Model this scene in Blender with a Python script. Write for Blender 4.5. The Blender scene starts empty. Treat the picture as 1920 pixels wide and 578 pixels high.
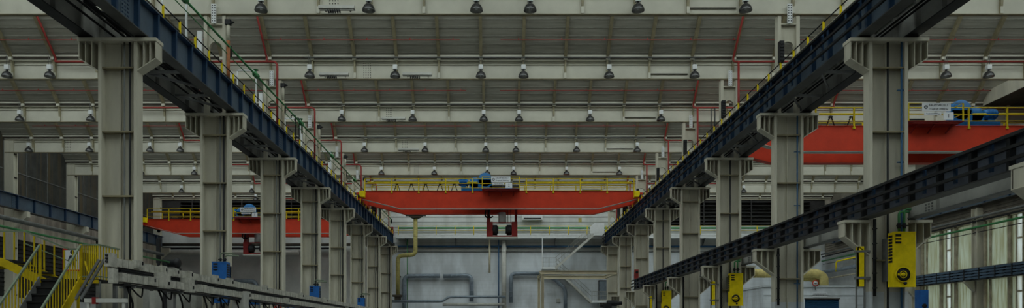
import bpy, math, random
from mathutils import Vector, Matrix
random.seed(7)
S = bpy.context.scene
COL = S.collection
F = 1350.0            # focal length in pixels of a 1920 px wide frame
VX, VY = 933.0, 624.0
FLOOR = -1.7          # eye height is the origin
BAY = 7.5
Y0 = 21.9             # first pair of columns


def P(px, py, Y):
    return Vector(((px - VX) * Y / F, Y, (VY - py) * Y / F))


def ZX(px, Y):
    return (px - VX) * Y / F


def ZZ(py, Y):
    return (VY - py) * Y / F


def YK(k):
    return Y0 + BAY * k


# ------------------------------------------------------------------ materials
M = {}


def mat(name, col, rough=0.6, metal=0.0, var=0.12, scale=1.2, stretch=(1, 1, 1), col2=None, amount=None, bump=0.0):
    m = bpy.data.materials.new(name)
    m.use_nodes = True
    nt = m.node_tree
    b = nt.nodes['Principled BSDF']
    b.inputs['Roughness'].default_value = rough
    b.inputs['Metallic'].default_value = metal
    b.inputs['Specular IOR Level'].default_value = 0.25
    tc = nt.nodes.new('ShaderNodeTexCoord')
    mp = nt.nodes.new('ShaderNodeMapping')
    mp.inputs['Scale'].default_value = stretch
    nz = nt.nodes.new('ShaderNodeTexNoise')
    nz.inputs['Scale'].default_value = scale
    nz.inputs['Detail'].default_value = 6
    nz.inputs['Roughness'].default_value = 0.65
    rp = nt.nodes.new('ShaderNodeValToRGB')
    rp.color_ramp.elements[0].position = 0.34
    rp.color_ramp.elements[1].position = 0.66
    c = tuple(col)
    lo = tuple(col2) if col2 else tuple(x * (1 - var * 1.6) for x in c)
    hi = tuple(min(1, x * (1 + var * 0.7)) for x in c)
    rp.color_ramp.elements[0].color = lo + (1,)
    rp.color_ramp.elements[1].color = hi + (1,)
    L = nt.links.new
    L(tc.outputs['Object'], mp.inputs['Vector'])
    L(mp.outputs['Vector'], nz.inputs['Vector'])
    L(nz.outputs['Fac'], rp.inputs['Fac'])
    L(rp.outputs['Color'], b.inputs['Base Color'])
    if bump:
        bp = nt.nodes.new('ShaderNodeBump')
        bp.inputs['Strength'].default_value = bump
        L(nz.outputs['Fac'], bp.inputs['Height'])
        L(bp.outputs['Normal'], b.inputs['Normal'])
    M[name] = m
    return m


mat('beige_paint', (0.57, 0.545, 0.44), 0.55, var=0.13, scale=0.9, stretch=(1.5, 1.5, 0.25))
mat('girder_paint', (0.62, 0.605, 0.51), 0.5, var=0.08, scale=0.5)
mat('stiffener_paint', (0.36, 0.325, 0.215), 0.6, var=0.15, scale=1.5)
mat('pale_steel', (0.58, 0.58, 0.53), 0.45, var=0.1, scale=2)
mat('white_enamel', (0.78, 0.80, 0.80), 0.4, var=0.05, scale=3)
mat('board', (0.30, 0.29, 0.245), 0.8, var=0.16, scale=1.3, stretch=(0.35, 5, 5))
mat('batten', (0.40, 0.395, 0.345), 0.7, var=0.2, scale=3)
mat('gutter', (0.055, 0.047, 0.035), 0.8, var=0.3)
mat('navy', (0.026, 0.058, 0.115), 0.4, var=0.16, scale=1.3)
mat('navy_web', (0.088, 0.122, 0.16), 0.45, var=0.18, scale=0.8)
mat('black_steel', (0.022, 0.023, 0.025), 0.55, var=0.3, scale=2)
mat('grey_steel', (0.17, 0.175, 0.17), 0.5, var=0.2, scale=2)
mat('duct_steel', (0.26, 0.31, 0.36), 0.38, metal=0.35, var=0.15, scale=3)
mat('orange_red', (0.58, 0.046, 0.017), 0.5, var=0.1, scale=1.1)
mat('dark_red', (0.25, 0.02, 0.018), 0.5, var=0.15)
mat('flange_grey', (0.085, 0.088, 0.085), 0.5, var=0.2, scale=1)
mat('pipe_red', (0.32, 0.042, 0.036), 0.45, var=0.15)
mat('rust_pipe', (0.45, 0.17, 0.07), 0.6, var=0.3, scale=4)
mat('yellow', (0.88, 0.68, 0.003), 0.75, var=0.14, scale=2.5)
mat('olive_pipe', (0.40, 0.35, 0.12), 0.55, var=0.22, scale=3)
mat('duct_yellow', (0.62, 0.52, 0.20), 0.5, var=0.2, scale=2)
mat('blue_box', (0.02, 0.13, 0.42), 0.45, var=0.14, scale=2)
mat('blue_machine', (0.012, 0.135, 0.36), 0.4, var=0.12, scale=2)
mat('green_pipe', (0.06, 0.25, 0.09), 0.45, var=0.2)
mat('rail_green', (0.19, 0.24, 0.16), 0.5, var=0.2)
mat('lamp_dark', (0.10, 0.10, 0.10), 0.25, metal=0.6, var=0.1)
mat('lamp_inside', (0.42, 0.42, 0.40), 0.3, metal=0.5, var=0.1)
mat('concrete_floor', (0.26, 0.26, 0.25), 0.7, var=0.2, scale=0.6)
mat('stair_black', (0.018, 0.018, 0.018), 0.7, var=0.3)
mat('white_low', (0.56, 0.60, 0.62), 0.5, var=0.1, scale=1.4)
mat('cabinet_grey', (0.46, 0.46, 0.42), 0.5, var=0.14, scale=2)
mat('trunking', (0.47, 0.46, 0.40), 0.5, var=0.22, scale=5)
mat('rubber', (0.012, 0.012, 0.012), 0.8, var=0.2)
mat('shutter_blue', (0.03, 0.10, 0.21), 0.5, var=0.15)
mat('sign_white', (0.74, 0.77, 0.80), 0.5, var=0.03)
mat('sign_ink', (0.03, 0.035, 0.05), 0.6, var=0.05)
mat('sign_red', (0.55, 0.05, 0.03), 0.5, var=0.05)
mat('dark_louvre', (0.035, 0.035, 0.034), 0.7, var=0.3, scale=0.8)
mat('pinkish_wall', (0.50, 0.43, 0.36), 0.8, var=0.3, scale=0.5, stretch=(1, 3, 0.5))
mat('siding', (0.20, 0.18, 0.145), 0.7, var=0.25, scale=0.6)
mat('wall_grey', (0.42, 0.43, 0.42), 0.8, var=0.15, scale=0.4)
mat('stair_yellow', (0.54, 0.40, 0.004), 0.75, var=0.16, scale=2.5)
mat('aisle_wall', (0.44, 0.44, 0.42), 0.8, var=0.12, scale=0.4)
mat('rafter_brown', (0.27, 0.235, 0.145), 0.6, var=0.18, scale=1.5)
mat('cream_steel', (0.62, 0.565, 0.41), 0.55, var=0.1, scale=1)
mat('rail_yellow', (0.60, 0.46, 0.006), 0.7, var=0.15, scale=2.5)
mat('slat_blue', (0.075, 0.125, 0.185), 0.4, var=0.2, scale=1)
mat('beam_grey', (0.36, 0.36, 0.325), 0.55, var=0.14, scale=0.8)
mat('rail_web', (0.10, 0.115, 0.145), 0.4, var=0.2, scale=1)
mat('mullion_brown', (0.45, 0.40, 0.285), 0.6, var=0.25, scale=1.5)


def wall_paint(name, col, dirt):
    """Painted masonry: faint courses, big worn patches and streaks."""
    m = mat(name, col, 0.75, var=0.07, scale=0.35)
    nt = m.node_tree
    L = nt.links.new
    b = nt.nodes['Principled BSDF']
    src = b.inputs['Base Color'].links[0].from_socket
    tc = nt.nodes.new('ShaderNodeTexCoord')
    mp = nt.nodes.new('ShaderNodeMapping')
    mp.inputs['Scale'].default_value = (0.5, 0.5, 0.16)
    L(tc.outputs['Object'], mp.inputs['Vector'])
    n2 = nt.nodes.new('ShaderNodeTexNoise')
    n2.inputs['Scale'].default_value = 1.6
    n2.inputs['Detail'].default_value = 8
    L(mp.outputs['Vector'], n2.inputs['Vector'])
    r2 = nt.nodes.new('ShaderNodeValToRGB')
    r2.color_ramp.elements[0].position = 0.38
    r2.color_ramp.elements[0].color = dirt + (1,)
    r2.color_ramp.elements[1].position = 0.56
    r2.color_ramp.elements[1].color = (1, 1, 1, 1)
    L(n2.outputs['Fac'], r2.inputs['Fac'])
    mx = nt.nodes.new('ShaderNodeMixRGB')
    mx.blend_type = 'MULTIPLY'
    mx.inputs['Fac'].default_value = 0.6
    L(src, mx.inputs['Color1'])
    L(r2.outputs['Color'], mx.inputs['Color2'])
    # courses
    wv = nt.nodes.new('ShaderNodeTexWave')
    wv.bands_direction = 'Z'
    wv.inputs['Scale'].default_value = 0.8
    wv.inputs['Distortion'].default_value = 0.6
    wv.inputs['Detail'].default_value = 2
    L(tc.outputs['Object'], wv.inputs['Vector'])
    r3 = nt.nodes.new('ShaderNodeValToRGB')
    r3.color_ramp.elements[0].position = 0.0
    r3.color_ramp.elements[0].color = (0.86, 0.86, 0.84, 1)
    r3.color_ramp.elements[1].position = 0.25
    r3.color_ramp.elements[1].color = (1, 1, 1, 1)
    L(wv.outputs['Fac'], r3.inputs['Fac'])
    m2 = nt.nodes.new('ShaderNodeMixRGB')
    m2.blend_type = 'MULTIPLY'
    m2.inputs['Fac'].default_value = 0.35
    L(mx.outputs['Color'], m2.inputs['Color1'])
    L(r3.outputs['Color'], m2.inputs['Color2'])
    L(m2.outputs['Color'], b.inputs['Base Color'])
    return m


wall_paint('white_wall', (0.58, 0.60, 0.585), (0.66, 0.66, 0.64))
wall_paint('lower_wall', (0.74, 0.79, 0.83), (0.6, 0.6, 0.58))


def weathered():
    """Dark cladding panels with vertical brown streaks."""
    m = mat('weathered', (0.066, 0.067, 0.061), 0.8, var=0.3, scale=0.6)
    nt = m.node_tree
    L = nt.links.new
    b = nt.nodes['Principled BSDF']
    src = b.inputs['Base Color'].links[0].from_socket
    tc = nt.nodes.new('ShaderNodeTexCoord')
    mp = nt.nodes.new('ShaderNodeMapping')
    mp.inputs['Scale'].default_value = (1, 2.2, 0.1)
    L(tc.outputs['Object'], mp.inputs['Vector'])
    n = nt.nodes.new('ShaderNodeTexNoise')
    n.inputs['Scale'].default_value = 1.3
    n.inputs['Detail'].default_value = 7
    L(mp.outputs['Vector'], n.inputs['Vector'])
    r = nt.nodes.new('ShaderNodeValToRGB')
    r.color_ramp.elements[0].position = 0.52
    r.color_ramp.elements[0].color = (0, 0, 0, 1)
    r.color_ramp.elements[1].position = 0.75
    r.color_ramp.elements[1].color = (1, 1, 1, 1)
    L(n.outputs['Fac'], r.inputs['Fac'])
    mx = nt.nodes.new('ShaderNodeMixRGB')
    mx.inputs['Color2'].default_value = (0.115, 0.085, 0.045, 1)
    L(r.outputs['Color'], mx.inputs['Fac'])
    L(src, mx.inputs['Color1'])
    L(mx.outputs['Color'], b.inputs['Base Color'])


weathered()


def pane_mat(name, tint, clear, dirty):
    """Translucent glazing: part clear, part milky, with dirt runs."""
    m = bpy.data.materials.new(name)
    m.use_nodes = True
    nt = m.node_tree
    nt.nodes.clear()
    L = nt.links.new
    out = nt.nodes.new('ShaderNodeOutputMaterial')
    tr = nt.nodes.new('ShaderNodeBsdfTransparent')
    tr.inputs['Color'].default_value = tint + (1,)
    tl = nt.nodes.new('ShaderNodeBsdfTranslucent')
    df = nt.nodes.new('ShaderNodeBsdfDiffuse')
    tc = nt.nodes.new('ShaderNodeTexCoord')
    mp = nt.nodes.new('ShaderNodeMapping')
    mp.inputs['Scale'].default_value = (1, 4, 0.35)
    nz = nt.nodes.new('ShaderNodeTexNoise')
    nz.inputs['Scale'].default_value = 1.4
    nz.inputs['Detail'].default_value = 6
    rp = nt.nodes.new('ShaderNodeValToRGB')
    rp.color_ramp.elements[0].position = 0.35
    rp.color_ramp.elements[0].color = dirty + (1,)
    rp.color_ramp.elements[1].position = 0.6
    rp.color_ramp.elements[1].color = tint + (1,)
    L(tc.outputs['Object'], mp.inputs['Vector'])
    L(mp.outputs['Vector'], nz.inputs['Vector'])
    L(nz.outputs['Fac'], rp.inputs['Fac'])
    L(rp.outputs['Color'], tl.inputs['Color'])
    L(rp.outputs['Color'], df.inputs['Color'])
    m1 = nt.nodes.new('ShaderNodeMixShader')
    m1.inputs['Fac'].default_value = 0.5
    L(tl.outputs[0], m1.inputs[1])
    L(df.outputs[0], m1.inputs[2])
    m2 = nt.nodes.new('ShaderNodeMixShader')
    m2.inputs['Fac'].default_value = clear
    L(m1.outputs[0], m2.inputs[1])
    L(tr.outputs[0], m2.inputs[2])
    L(m2.outputs[0], out.inputs['Surface'])
    M[name] = m


pane_mat('roof_glass', (0.93, 0.95, 0.95), 0.8, (0.7, 0.7, 0.66))
pane_mat('milky_glass', (0.56, 0.60, 0.53), 0.03, (0.42, 0.42, 0.30))
pane_mat('clear_pane', (0.80, 0.84, 0.84), 0.15, (0.6, 0.6, 0.52))


# ------------------------------------------------------------------ mesh builder
class MB:
    def __init__(self):
        self.v, self.f, self.m, self.cur, self.smooth = [], [], [], 0, []

    def _add(self, vs, fs, smooth=False):
        n = len(self.v)
        self.v += [tuple(p) for p in vs]
        for f in fs:
            self.f.append(tuple(i + n for i in f))
            self.m.append(self.cur)
            self.smooth.append(smooth)
        return self

    def use(self, i):
        self.cur = i
        return self

    def box(self, x0, x1, y0, y1, z0, z1):
        x0, x1 = sorted((x0, x1)); y0, y1 = sorted((y0, y1)); z0, z1 = sorted((z0, z1))
        vs = [(x0, y0, z0), (x1, y0, z0), (x1, y1, z0), (x0, y1, z0), (x0, y0, z1), (x1, y0, z1), (x1, y1, z1), (x0, y1, z1)]
        return self._add(vs, [(0, 3, 2, 1), (4, 5, 6, 7), (0, 1, 5, 4), (1, 2, 6, 5), (2, 3, 7, 6), (3, 0, 4, 7)])

    def bar(self, p, q, w, h, up=(0, 0, 1)):
        p, q = Vector(p), Vector(q)
        d = (q - p).normalized()
        u = Vector(up)
        s = d.cross(u)
        if s.length < 1e-4:
            s = d.cross(Vector((0, 1, 0)))
        s.normalize()
        t = s.cross(d).normalized()
        vs = []
        for c in (p, q):
            for a, b in ((-1, -1), (1, -1), (1, 1), (-1, 1)):
                vs.append(c + s * (a * w / 2) + t * (b * h / 2))
        return self._add(vs, [(0, 3, 2, 1), (4, 5, 6, 7), (0, 1, 5, 4), (1, 2, 6, 5), (2, 3, 7, 6), (3, 0, 4, 7)])

    def prism(self, pts, axis, a0, a1):
        """pts: 2-D outline in the two other axes (x:(y,z) y:(x,z) z:(x,y))."""
        n = len(pts)

        def mk(p, a):
            return {'x': (a, p[0], p[1]), 'y': (p[0], a, p[1]), 'z': (p[0], p[1], a)}[axis]
        vs = [mk(p, a0) for p in pts] + [mk(p, a1) for p in pts]
        fs = [tuple(range(n)), tuple(range(2 * n - 1, n - 1, -1))]
        for i in range(n):
            j = (i + 1) % n
            fs.append((i, j, n + j, n + i))
        return self._add(vs, fs)

    def tube(self, pts, r, n=8, bend=0.0, cap=True):
        pts = [Vector(p) for p in pts]
        if bend > 0 and len(pts) > 2:
            q = [pts[0]]
            for i in range(1, len(pts) - 1):
                a, b, c = pts[i - 1], pts[i], pts[i + 1]
                d1, d2 = (a - b), (c - b)
                rr = min(bend, d1.length * 0.45, d2.length * 0.45)
                p1, p2 = b + d1.normalized() * rr, b + d2.normalized() * rr
                for k in range(6):
                    t = k / 5
                    q.append(p1 * (1 - t) ** 2 + b * 2 * t * (1 - t) + p2 * t * t)
            q.append(pts[-1])
            pts = q
        rings = []
        prev = None
        for i, p in enumerate(pts):
            if i == 0:
                d = pts[1] - p
            elif i == len(pts) - 1:
                d = p - pts[i - 1]
            else:
                d = (pts[i + 1] - p).normalized() + (p - pts[i - 1]).normalized()
            d.normalize()
            if prev is None:
                u = d.cross(Vector((0, 0, 1)))
                if u.length < 1e-3:
                    u = d.cross(Vector((0, 1, 0)))
            else:
                u = prev - d * prev.dot(d)
            u.normalize()
            prev = u
            w = d.cross(u)
            rings.append([p + (u * math.cos(2 * math.pi * k / n) + w * math.sin(2 * math.pi * k / n)) * r for k in range(n)])
        vs = [v for ring in rings for v in ring]
        fs = []
        for i in range(len(rings) - 1):
            for k in range(n):
                a, b = i * n + k, i * n + (k + 1) % n
                fs.append((a, b, b + n, a + n))
        self._add(vs, fs, True)
        if cap:
            m = len(self.v) - len(vs)
            self.f += [tuple(m + k for k in range(n - 1, -1, -1)), tuple(m + len(vs) - n + k for k in range(n))]
            self.m += [self.cur] * 2
            self.smooth += [False] * 2
        return self

    def lathe(self, c, prof, n=16, axis='z'):
        """prof: (radius, height along axis)"""
        vs, fs = [], []
        for r, h in prof:
            for k in range(n):
                a = 2 * math.pi * k / n
                x, y = r * math.cos(a), r * math.sin(a)
                o = {'z': (x, y, h), 'x': (h, x, y), 'y': (x, h, y)}[axis]
                vs.append((c[0] + o[0], c[1] + o[1], c[2] + o[2]))
        for i in range(len(prof) - 1):
            for k in range(n):
                a, b = i * n + k, i * n + (k + 1) % n
                fs.append((a, b, b + n, a + n))
        return self._add(vs, fs, True)

    def disc(self, c, r, axis='y', n=20, r0=0.0, t=0.01):
        prof = [(r0, -t), (r, -t), (r, t), (r0, t)]
        return self.lathe(c, prof, n, axis)


WL = {}     # world location of every thing (things are never rotated)


def link(o):
    COL.objects.link(o)
    return o


def mesh_from(name, mb, mats, off):
    me = bpy.data.meshes.new(name)
    me.from_pydata([(v[0] - off[0], v[1] - off[1], v[2] - off[2]) for v in mb.v], [], mb.f)
    for k in (mats if isinstance(mats, (list, tuple)) else [mats]):
        me.materials.append(M[k])
    me.polygons.foreach_set('material_index', mb.m)
    me.polygons.foreach_set('use_smooth', mb.smooth)
    me.update()
    return me


def part(name, mb, mats, parent, label=None):
    """A child mesh; mb is in world coordinates."""
    off = WL[parent.name]
    o = link(bpy.data.objects.new(name, mesh_from(name, mb, mats, off)))
    o.parent = parent
    WL[o.name] = off
    if label:
        o['label'] = label
    return o


def tag(o, label, cat, group=None, kind=None):
    o['label'] = label
    o['category'] = cat
    if group:
        o['group'] = group
    if kind:
        o['kind'] = kind
    return o


def thing(name, label, cat, loc, group=None, kind='thing'):
    o = link(bpy.data.objects.new(name, None))
    o.empty_display_size = 0.2
    o.location = loc
    WL[o.name] = Vector(loc)
    return tag(o, label, cat, group, kind)


def solo(name, mb, mats, label, cat, group=None, kind='thing'):
    xs, ys, zs = zip(*mb.v)
    loc = Vector(((min(xs) + max(xs)) / 2, (min(ys) + max(ys)) / 2, min(zs)))
    o = link(bpy.data.objects.new(name, mesh_from(name, mb, mats, loc)))
    o.location = loc
    WL[o.name] = loc
    return tag(o, label, cat, group, kind)


def struct(name, mb, mats, parent=None, label=None):
    if parent is None:
        o = link(bpy.data.objects.new(name, mesh_from(name, mb, mats, (0, 0, 0))))
        WL[o.name] = Vector((0, 0, 0))
        o['kind'] = 'structure'
        if label:
            o['label'] = label
        return o
    return part(name, mb, mats, parent)


def dup(root, loc, label=None, group=None, skip=()):
    r = root.copy()
    link(r)
    r.location = loc
    WL[r.name] = Vector(loc)
    if label:
        r['label'] = label
    if group:
        r['group'] = group
    for ch in list(root.children):
        if ch.name.split('.')[0] in skip:
            continue
        c = ch.copy()
        link(c)
        c.parent = r
        WL[c.name] = Vector(loc)
        for g in list(ch.children):
            d = g.copy()
            link(d)
            d.parent = c
            WL[d.name] = Vector(loc)
    return r


def text(name, body, size, loc, parent, m='sign_ink', width=None):
    cu = bpy.data.curves.new(name, 'FONT')
    cu.body = body
    cu.size = size
    cu.align_x = 'CENTER'
    cu.align_y = 'CENTER'
    cu.extrude = 0.004
    cu.resolution_u = 3
    tmp = bpy.data.objects.new('tmp', cu)
    link(tmp)
    bpy.context.view_layer.update()
    me = bpy.data.meshes.new_from_object(tmp.evaluated_get(bpy.context.evaluated_depsgraph_get()))
    w = max(v.co.x for v in me.vertices) - min(v.co.x for v in me.vertices)
    sx = width / w if width else 1
    off = WL[parent.name]
    for v in me.vertices:
        x, y, z = v.co
        v.co = (loc[0] - off[0] + x * sx, loc[1] - off[1] - z, loc[2] - off[2] + y)
    bpy.data.objects.remove(tmp)
    me.materials.clear()
    me.materials.append(M[m])
    o = link(bpy.data.objects.new(name, me))
    o.parent = parent
    WL[o.name] = off
    return o


ORD = ['first', 'second', 'third', 'fourth', 'fifth', 'sixth', 'seventh', 'eighth', 'ninth', 'tenth', 'eleventh', 'twelfth']

# ------------------------------------------------------------------ setting
XL, XR = -35.6, 34.6
YB = 76.0
YN = -8.1
b = MB().box(XL - 1, XR + 1, YN - 1, YB + 1, FLOOR - 0.3, FLOOR)
struct('floor', b, 'concrete_floor')

# back wall: lower painted masonry, upper siding, and dark louvre bands over the side aisles
b = MB()
b.use(0).box(-12.2, XR, YB, YB + 0.4, FLOOR, 8.55)
b.use(3).box(XL, -12.2, YB, YB + 0.4, FLOOR, 8.55)
b.use(1).box(-12.2, 12.6, YB, YB + 0.4, 8.55, 18.2)
for x0, x1 in ((XL, -12.2), (12.6, XR)):
    b.use(1).box(x0, x1, YB, YB + 0.4, 8.55, 11.3)
    b.use(1).box(x0, x1, YB, YB + 0.4, 14.1, 18.2)
    b.use(2).box(x0, x1, YB + 0.15, YB + 0.35, 11.3, 14.1)
wall_back = struct('wall_back', b, ['lower_wall', 'white_wall', 'dark_louvre', 'aisle_wall'])
b = MB()
z = 8.9
while z < 12.9:
    b.box(-12.1, 12.5, YB - 0.035, YB, z, z + 0.05)
    z += 0.55
struct('trim', b, 'wall_grey', wall_back)
for n, (x0, x1) in enumerate(((-33.5, -12.6), (13.0, 33))):
    b = MB()
    for i in range(7):
        z = 11.45 + 0.38 * i
        b.box(x0, x1, YB - 0.12, YB + 0.15, z, z + 0.07)
    for i in range(8):
        x = x0 + (x1 - x0) * (i + .5) / 8
        b.box(x - .05, x + .05, YB - 0.14, YB + .1, 11.3, 14.1)
    struct('louvre_slats', b, 'dark_louvre', wall_back)

# left wall
b = MB()
b.use(0).box(XL - 0.4, XL, YN, YB + .4, 9.0, 18.0)
b.use(1).box(XL - 0.4, XL, YN, YB, 6.9, 9.0)
b.use(2).box(XL - 0.4, XL, YN, YB, 2.6, 6.9)
b.use(3).box(XL - 0.4, XL, YN, YB, FLOOR, 2.6)
wall_left = struct('wall_left', b, ['weathered', 'pinkish_wall', 'dark_louvre', 'wall_grey'])
b = MB()
for z in (11.85, 14.6):
    b.box(XL, XL + 0.03, YN, YB, z - .035, z + .035)
y = YK(0)
while y < YB:
    b.box(XL, XL + 0.03, y - .03, y + .03, 9.0, 18.0)
    y += 2.5
struct('panel_joints', b, 'grey_steel', wall_left)
b = MB()
z = 2.7
while z < 6.9:
    b.prism([(YN, z), (YB, z), (YB, z + .02), (YN, z + .02)], 'x', XL, XL + .1)
    z += 0.32
struct('louvre_slats', b, 'stair_black', wall_left)

# right wall: piers, two window bays, dark siding above
W_BAYS = [(YK(3) + 0.3, YK(4) - 0.75), (YK(4) + 0.3, YK(5) - 0.75)]
ZW0, ZW1 = -1.0, 8.0
b = MB()
b.use(0).box(XR, XR + .4, YN, YB + .4, 8.0, 18)
b.use(1).box(XR, XR + .4, YN, YB, FLOOR, ZW0)
ys = [YN] + [v for w in W_BAYS for v in w] + [YB]
for i in range(0, len(ys), 2):
    b.use(1 if i == 0 else (2 if i == len(ys) - 2 else 1)).box(XR, XR + .4, ys[i], ys[i + 1], ZW0, 8.0)
wall_right = struct('wall_right', b, ['siding', 'wall_grey', 'wall_grey'])
b = MB()
z = 8.1
while z < 12.5:
    b.box(XR - .06, XR, YN, YB, z, z + .12)
    z += 0.24
struct('siding_boards', b, 'siding', wall_right)
for n, (ya, yb) in enumerate(W_BAYS):
    w = thing('window_%d' % (n + 1), 'tall bay of milky dirt-streaked glass panels between beige mullions', 'window', (XR, (ya + yb) / 2, ZW0), kind='structure')
    fr, wide = MB(), []
    y = ya
    cells = [(.2, 'm'), (1.7, 'g'), (.3, 'm'), (.42, 'g'), (.08, 'm'), (.5, 'p'), (.08, 'm'), (.42, 'g'), (.3, 'm'), (1.7, 'g'), (.16, 'm'), (.3, 'g'), (.25, 'm')]
    sc = (yb - ya) / sum(c[0] for c in cells)
    for wd, kd in cells:
        y2 = y + wd * sc
        if kd == 'm':
            d = 0.1 if wd > 0.2 else 0.05
            fr.box(XR - d, XR + .2, y, y2, ZW0, ZW1)
        elif kd == 'g':
            wide.append(MB().box(XR + .02, XR + .08, y, y2, ZW0, ZW1))
        else:
            part('pane', MB().box(XR + .0, XR + .03, y, y2, ZW0, ZW1), 'clear_pane', w)
            for zz in (1.2, 2.75, 4.6, 6.3):
                fr.box(XR - .05, XR + .1, y, y2, zz - .05, zz + .05)
        y = y2
    fr.box(XR - .1, XR + .2, ya, yb, ZW1 - .12, ZW1)
    fr.box(XR - .16, XR + .2, ya, yb, 3.75, 4.0)
    part('window_frame', fr, 'mullion_brown', w)
    for g in wide:
        part('glass_panel', g, 'milky_glass', w)

# ------------------------------------------------------------------ roof
GZ0, GZ1 = 12.98, 14.0          # underside and top of the roof girders
NG = 7
GY = [YK(k + 1) for k in range(NG)]
CTR = [-23.77, 0.23, 23.8]
MULL = []
for c in CTR:
    for j in range(5):
        MULL += [c - 1.08 - 2.155 * j, c + 1.08 + 2.155 * j]
MULL += [-11.62, 12.06]
MULL = sorted(x for x in MULL if XL + .2 < x < XR - .2)

SL = 3.75


def slope_pt(yg, t, off=0.0):
    """Point on the underside of the boarded slope that falls to girder yg; t metres from its foot, off below it."""
    return (yg - 0.05 - t - off * .7071, 14.14 + t - off * .7071)


for n, yg in enumerate(GY):
    c = MB()
    y1, z1 = slope_pt(yg, 0)
    y2, z2 = slope_pt(yg, SL)
    c.use(0).prism([(y1, z1), (y2, z2), (y2 + .14, z2 + .14), (y1 + .14, z1 + .14)], 'x', XL, XR)
    t = 0.16
    while t < SL:
        ya, za = slope_pt(yg, t, 0.012)
        c.use(1).bar((XL, ya, za), (XR, ya, za), 0.018, 0.02, (0, 1, 1))
        t += 0.295
    # white flashing angle at the foot and the dark gutter behind it
    c.use(2).box(XL, XR, y1 - .1, y1 + .04, z1 - .04, z1 + .05)
    c.use(3).box(XL, XR, yg - .115, yg + .28, GZ1 - .04, z1 - .05).box(XL, XR, yg + .02, yg + .28, z1 - .05, z1 + .2)
    ce = struct('ceiling' if n == 0 else 'ceiling_%d' % n, c, ['board', 'batten', 'girder_paint', 'gutter'])
    for i, x in enumerate(MULL):
        r = MB()
        ya, za = slope_pt(yg, 0.0, 0.09)
        yb, zb = slope_pt(yg, SL - .1, 0.09)
        r.use(0).bar((x, ya, za), (x, yb, zb), 0.15, 0.2, (0, -1, -1))
        r.use(1).box(x - .09, x + .09, ya - .14, ya + .02, za - .16, za - .02)
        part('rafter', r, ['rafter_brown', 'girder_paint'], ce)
    # glazed slope on the other side of the ridge
    if n < NG - 1:
        g = MB()
        ya = yg + .3
        g.prism([(ya, 14.2), (ya + SL - .1, 14.2 + SL - .1), (ya + SL - .1, 14.24 + SL - .1), (ya, 14.24)], 'x', XL, XR)
        part('skylight_glazing', g, 'roof_glass', ce)

# the same roof carried on over and behind the viewpoint, closed by the near end wall
for i, yg in enumerate((YK(0), YK(-1), YK(-2), YK(-3))):
    c = MB()
    y1, z1 = slope_pt(yg, 0)
    y2, z2 = slope_pt(yg, SL)
    c.use(0).prism([(y1, z1), (y2, z2), (y2 + .14, z2 + .14), (y1 + .14, z1 + .14)], 'x', XL, XR)
    c.use(1).box(XL, XR, yg - .1, yg + .28, GZ0, z1 + .2)
    ce = struct('ceiling_%d' % (NG + i), c, ['board', 'girder_paint'])
    ya = yg + .3
    part('skylight_glazing', MB().prism([(ya, 14.2), (ya + SL - .1, 14.2 + SL - .1), (ya + SL - .1, 14.24 + SL - .1), (ya, 14.24)], 'x', XL, XR), 'roof_glass', ce)
b = MB().box(XL, XR, YN - .4, YN, FLOOR, 18.2)
struct('wall_front', b, 'wall_grey')

GORD = ['nearest', 'second', 'third', 'fourth', 'fifth', 'sixth', 'farthest']
for n, yg in enumerate(GY):
    GZ0 = 12.98 if n < 6 else 13.72
    t = thing('roof_girder', 'deep cream plate girder across the hall under the roof, %s%s' % (GORD[n], '' if n in (0, 6) else ' from the front'), 'girder', (0.2, yg, GZ0), 'cream roof girders')
    part('web', MB().box(XL + .1, XR - .1, yg + .08, yg + .11, GZ0 + .03, GZ1 - .03), 'girder_paint', t)
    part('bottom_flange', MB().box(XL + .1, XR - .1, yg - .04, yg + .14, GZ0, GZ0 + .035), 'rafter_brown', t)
    part('top_flange', MB().box(XL + .1, XR - .1, yg - .1, yg + .28, GZ1 - .075, GZ1 - .045), 'girder_paint', t)
    part('long_rib', MB().box(XL + .1, XR - .1, yg + .02, yg + .08, GZ1 - .26, GZ1 - .245), 'girder_paint', t)
    for x in MULL:
        s = MB().prism([(yg + .08, GZ0 + .04), (yg - .035, GZ0 + .04), (yg - .05, GZ0 + (.35 if n < 6 else .02)), (yg - .09, GZ1 - .25 if n < 6 else GZ1 - .15), (yg - .2, GZ1 + .02), (yg + .08, GZ1 - .04)], 'x', x - .045, x + .045)
        s.use(1).box(x - .06, x + .06, yg - .055, yg - .035, GZ0 + .05, GZ0 + .33)
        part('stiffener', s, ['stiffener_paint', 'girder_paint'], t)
    for x in (-6.7, -31.0, 17.4) if n < 6 else ():
        s = MB().box(x - .22, x + .22, yg + .072, yg + .08, GZ0 + .04, GZ1 - .1)
        s.use(1)
        for i in range(4):
            for j in range(7):
                xx, zz = x - .165 + .11 * i, GZ0 + .13 + .12 * j
                s.box(xx - .018, xx + .018, yg + .055, yg + .073, zz - .018, zz + .018)
        part('splice_plate', s, ['girder_paint', 'black_steel'], t)
    # dark conduit clipped across the web
    part('conduit', MB().tube([(7.75, yg + .03, GZ0 + .29), (9.75, yg + .03, GZ0 + .29)], .025, 6), 'gutter', t)
    part('gutter_pipe', MB().use(0).tube([(-9.8, yg - .3, 14.0), (10.6, yg - .3, 14.0)], .035, 6), 'grey_steel', t)

GZ0 = 12.98
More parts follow.
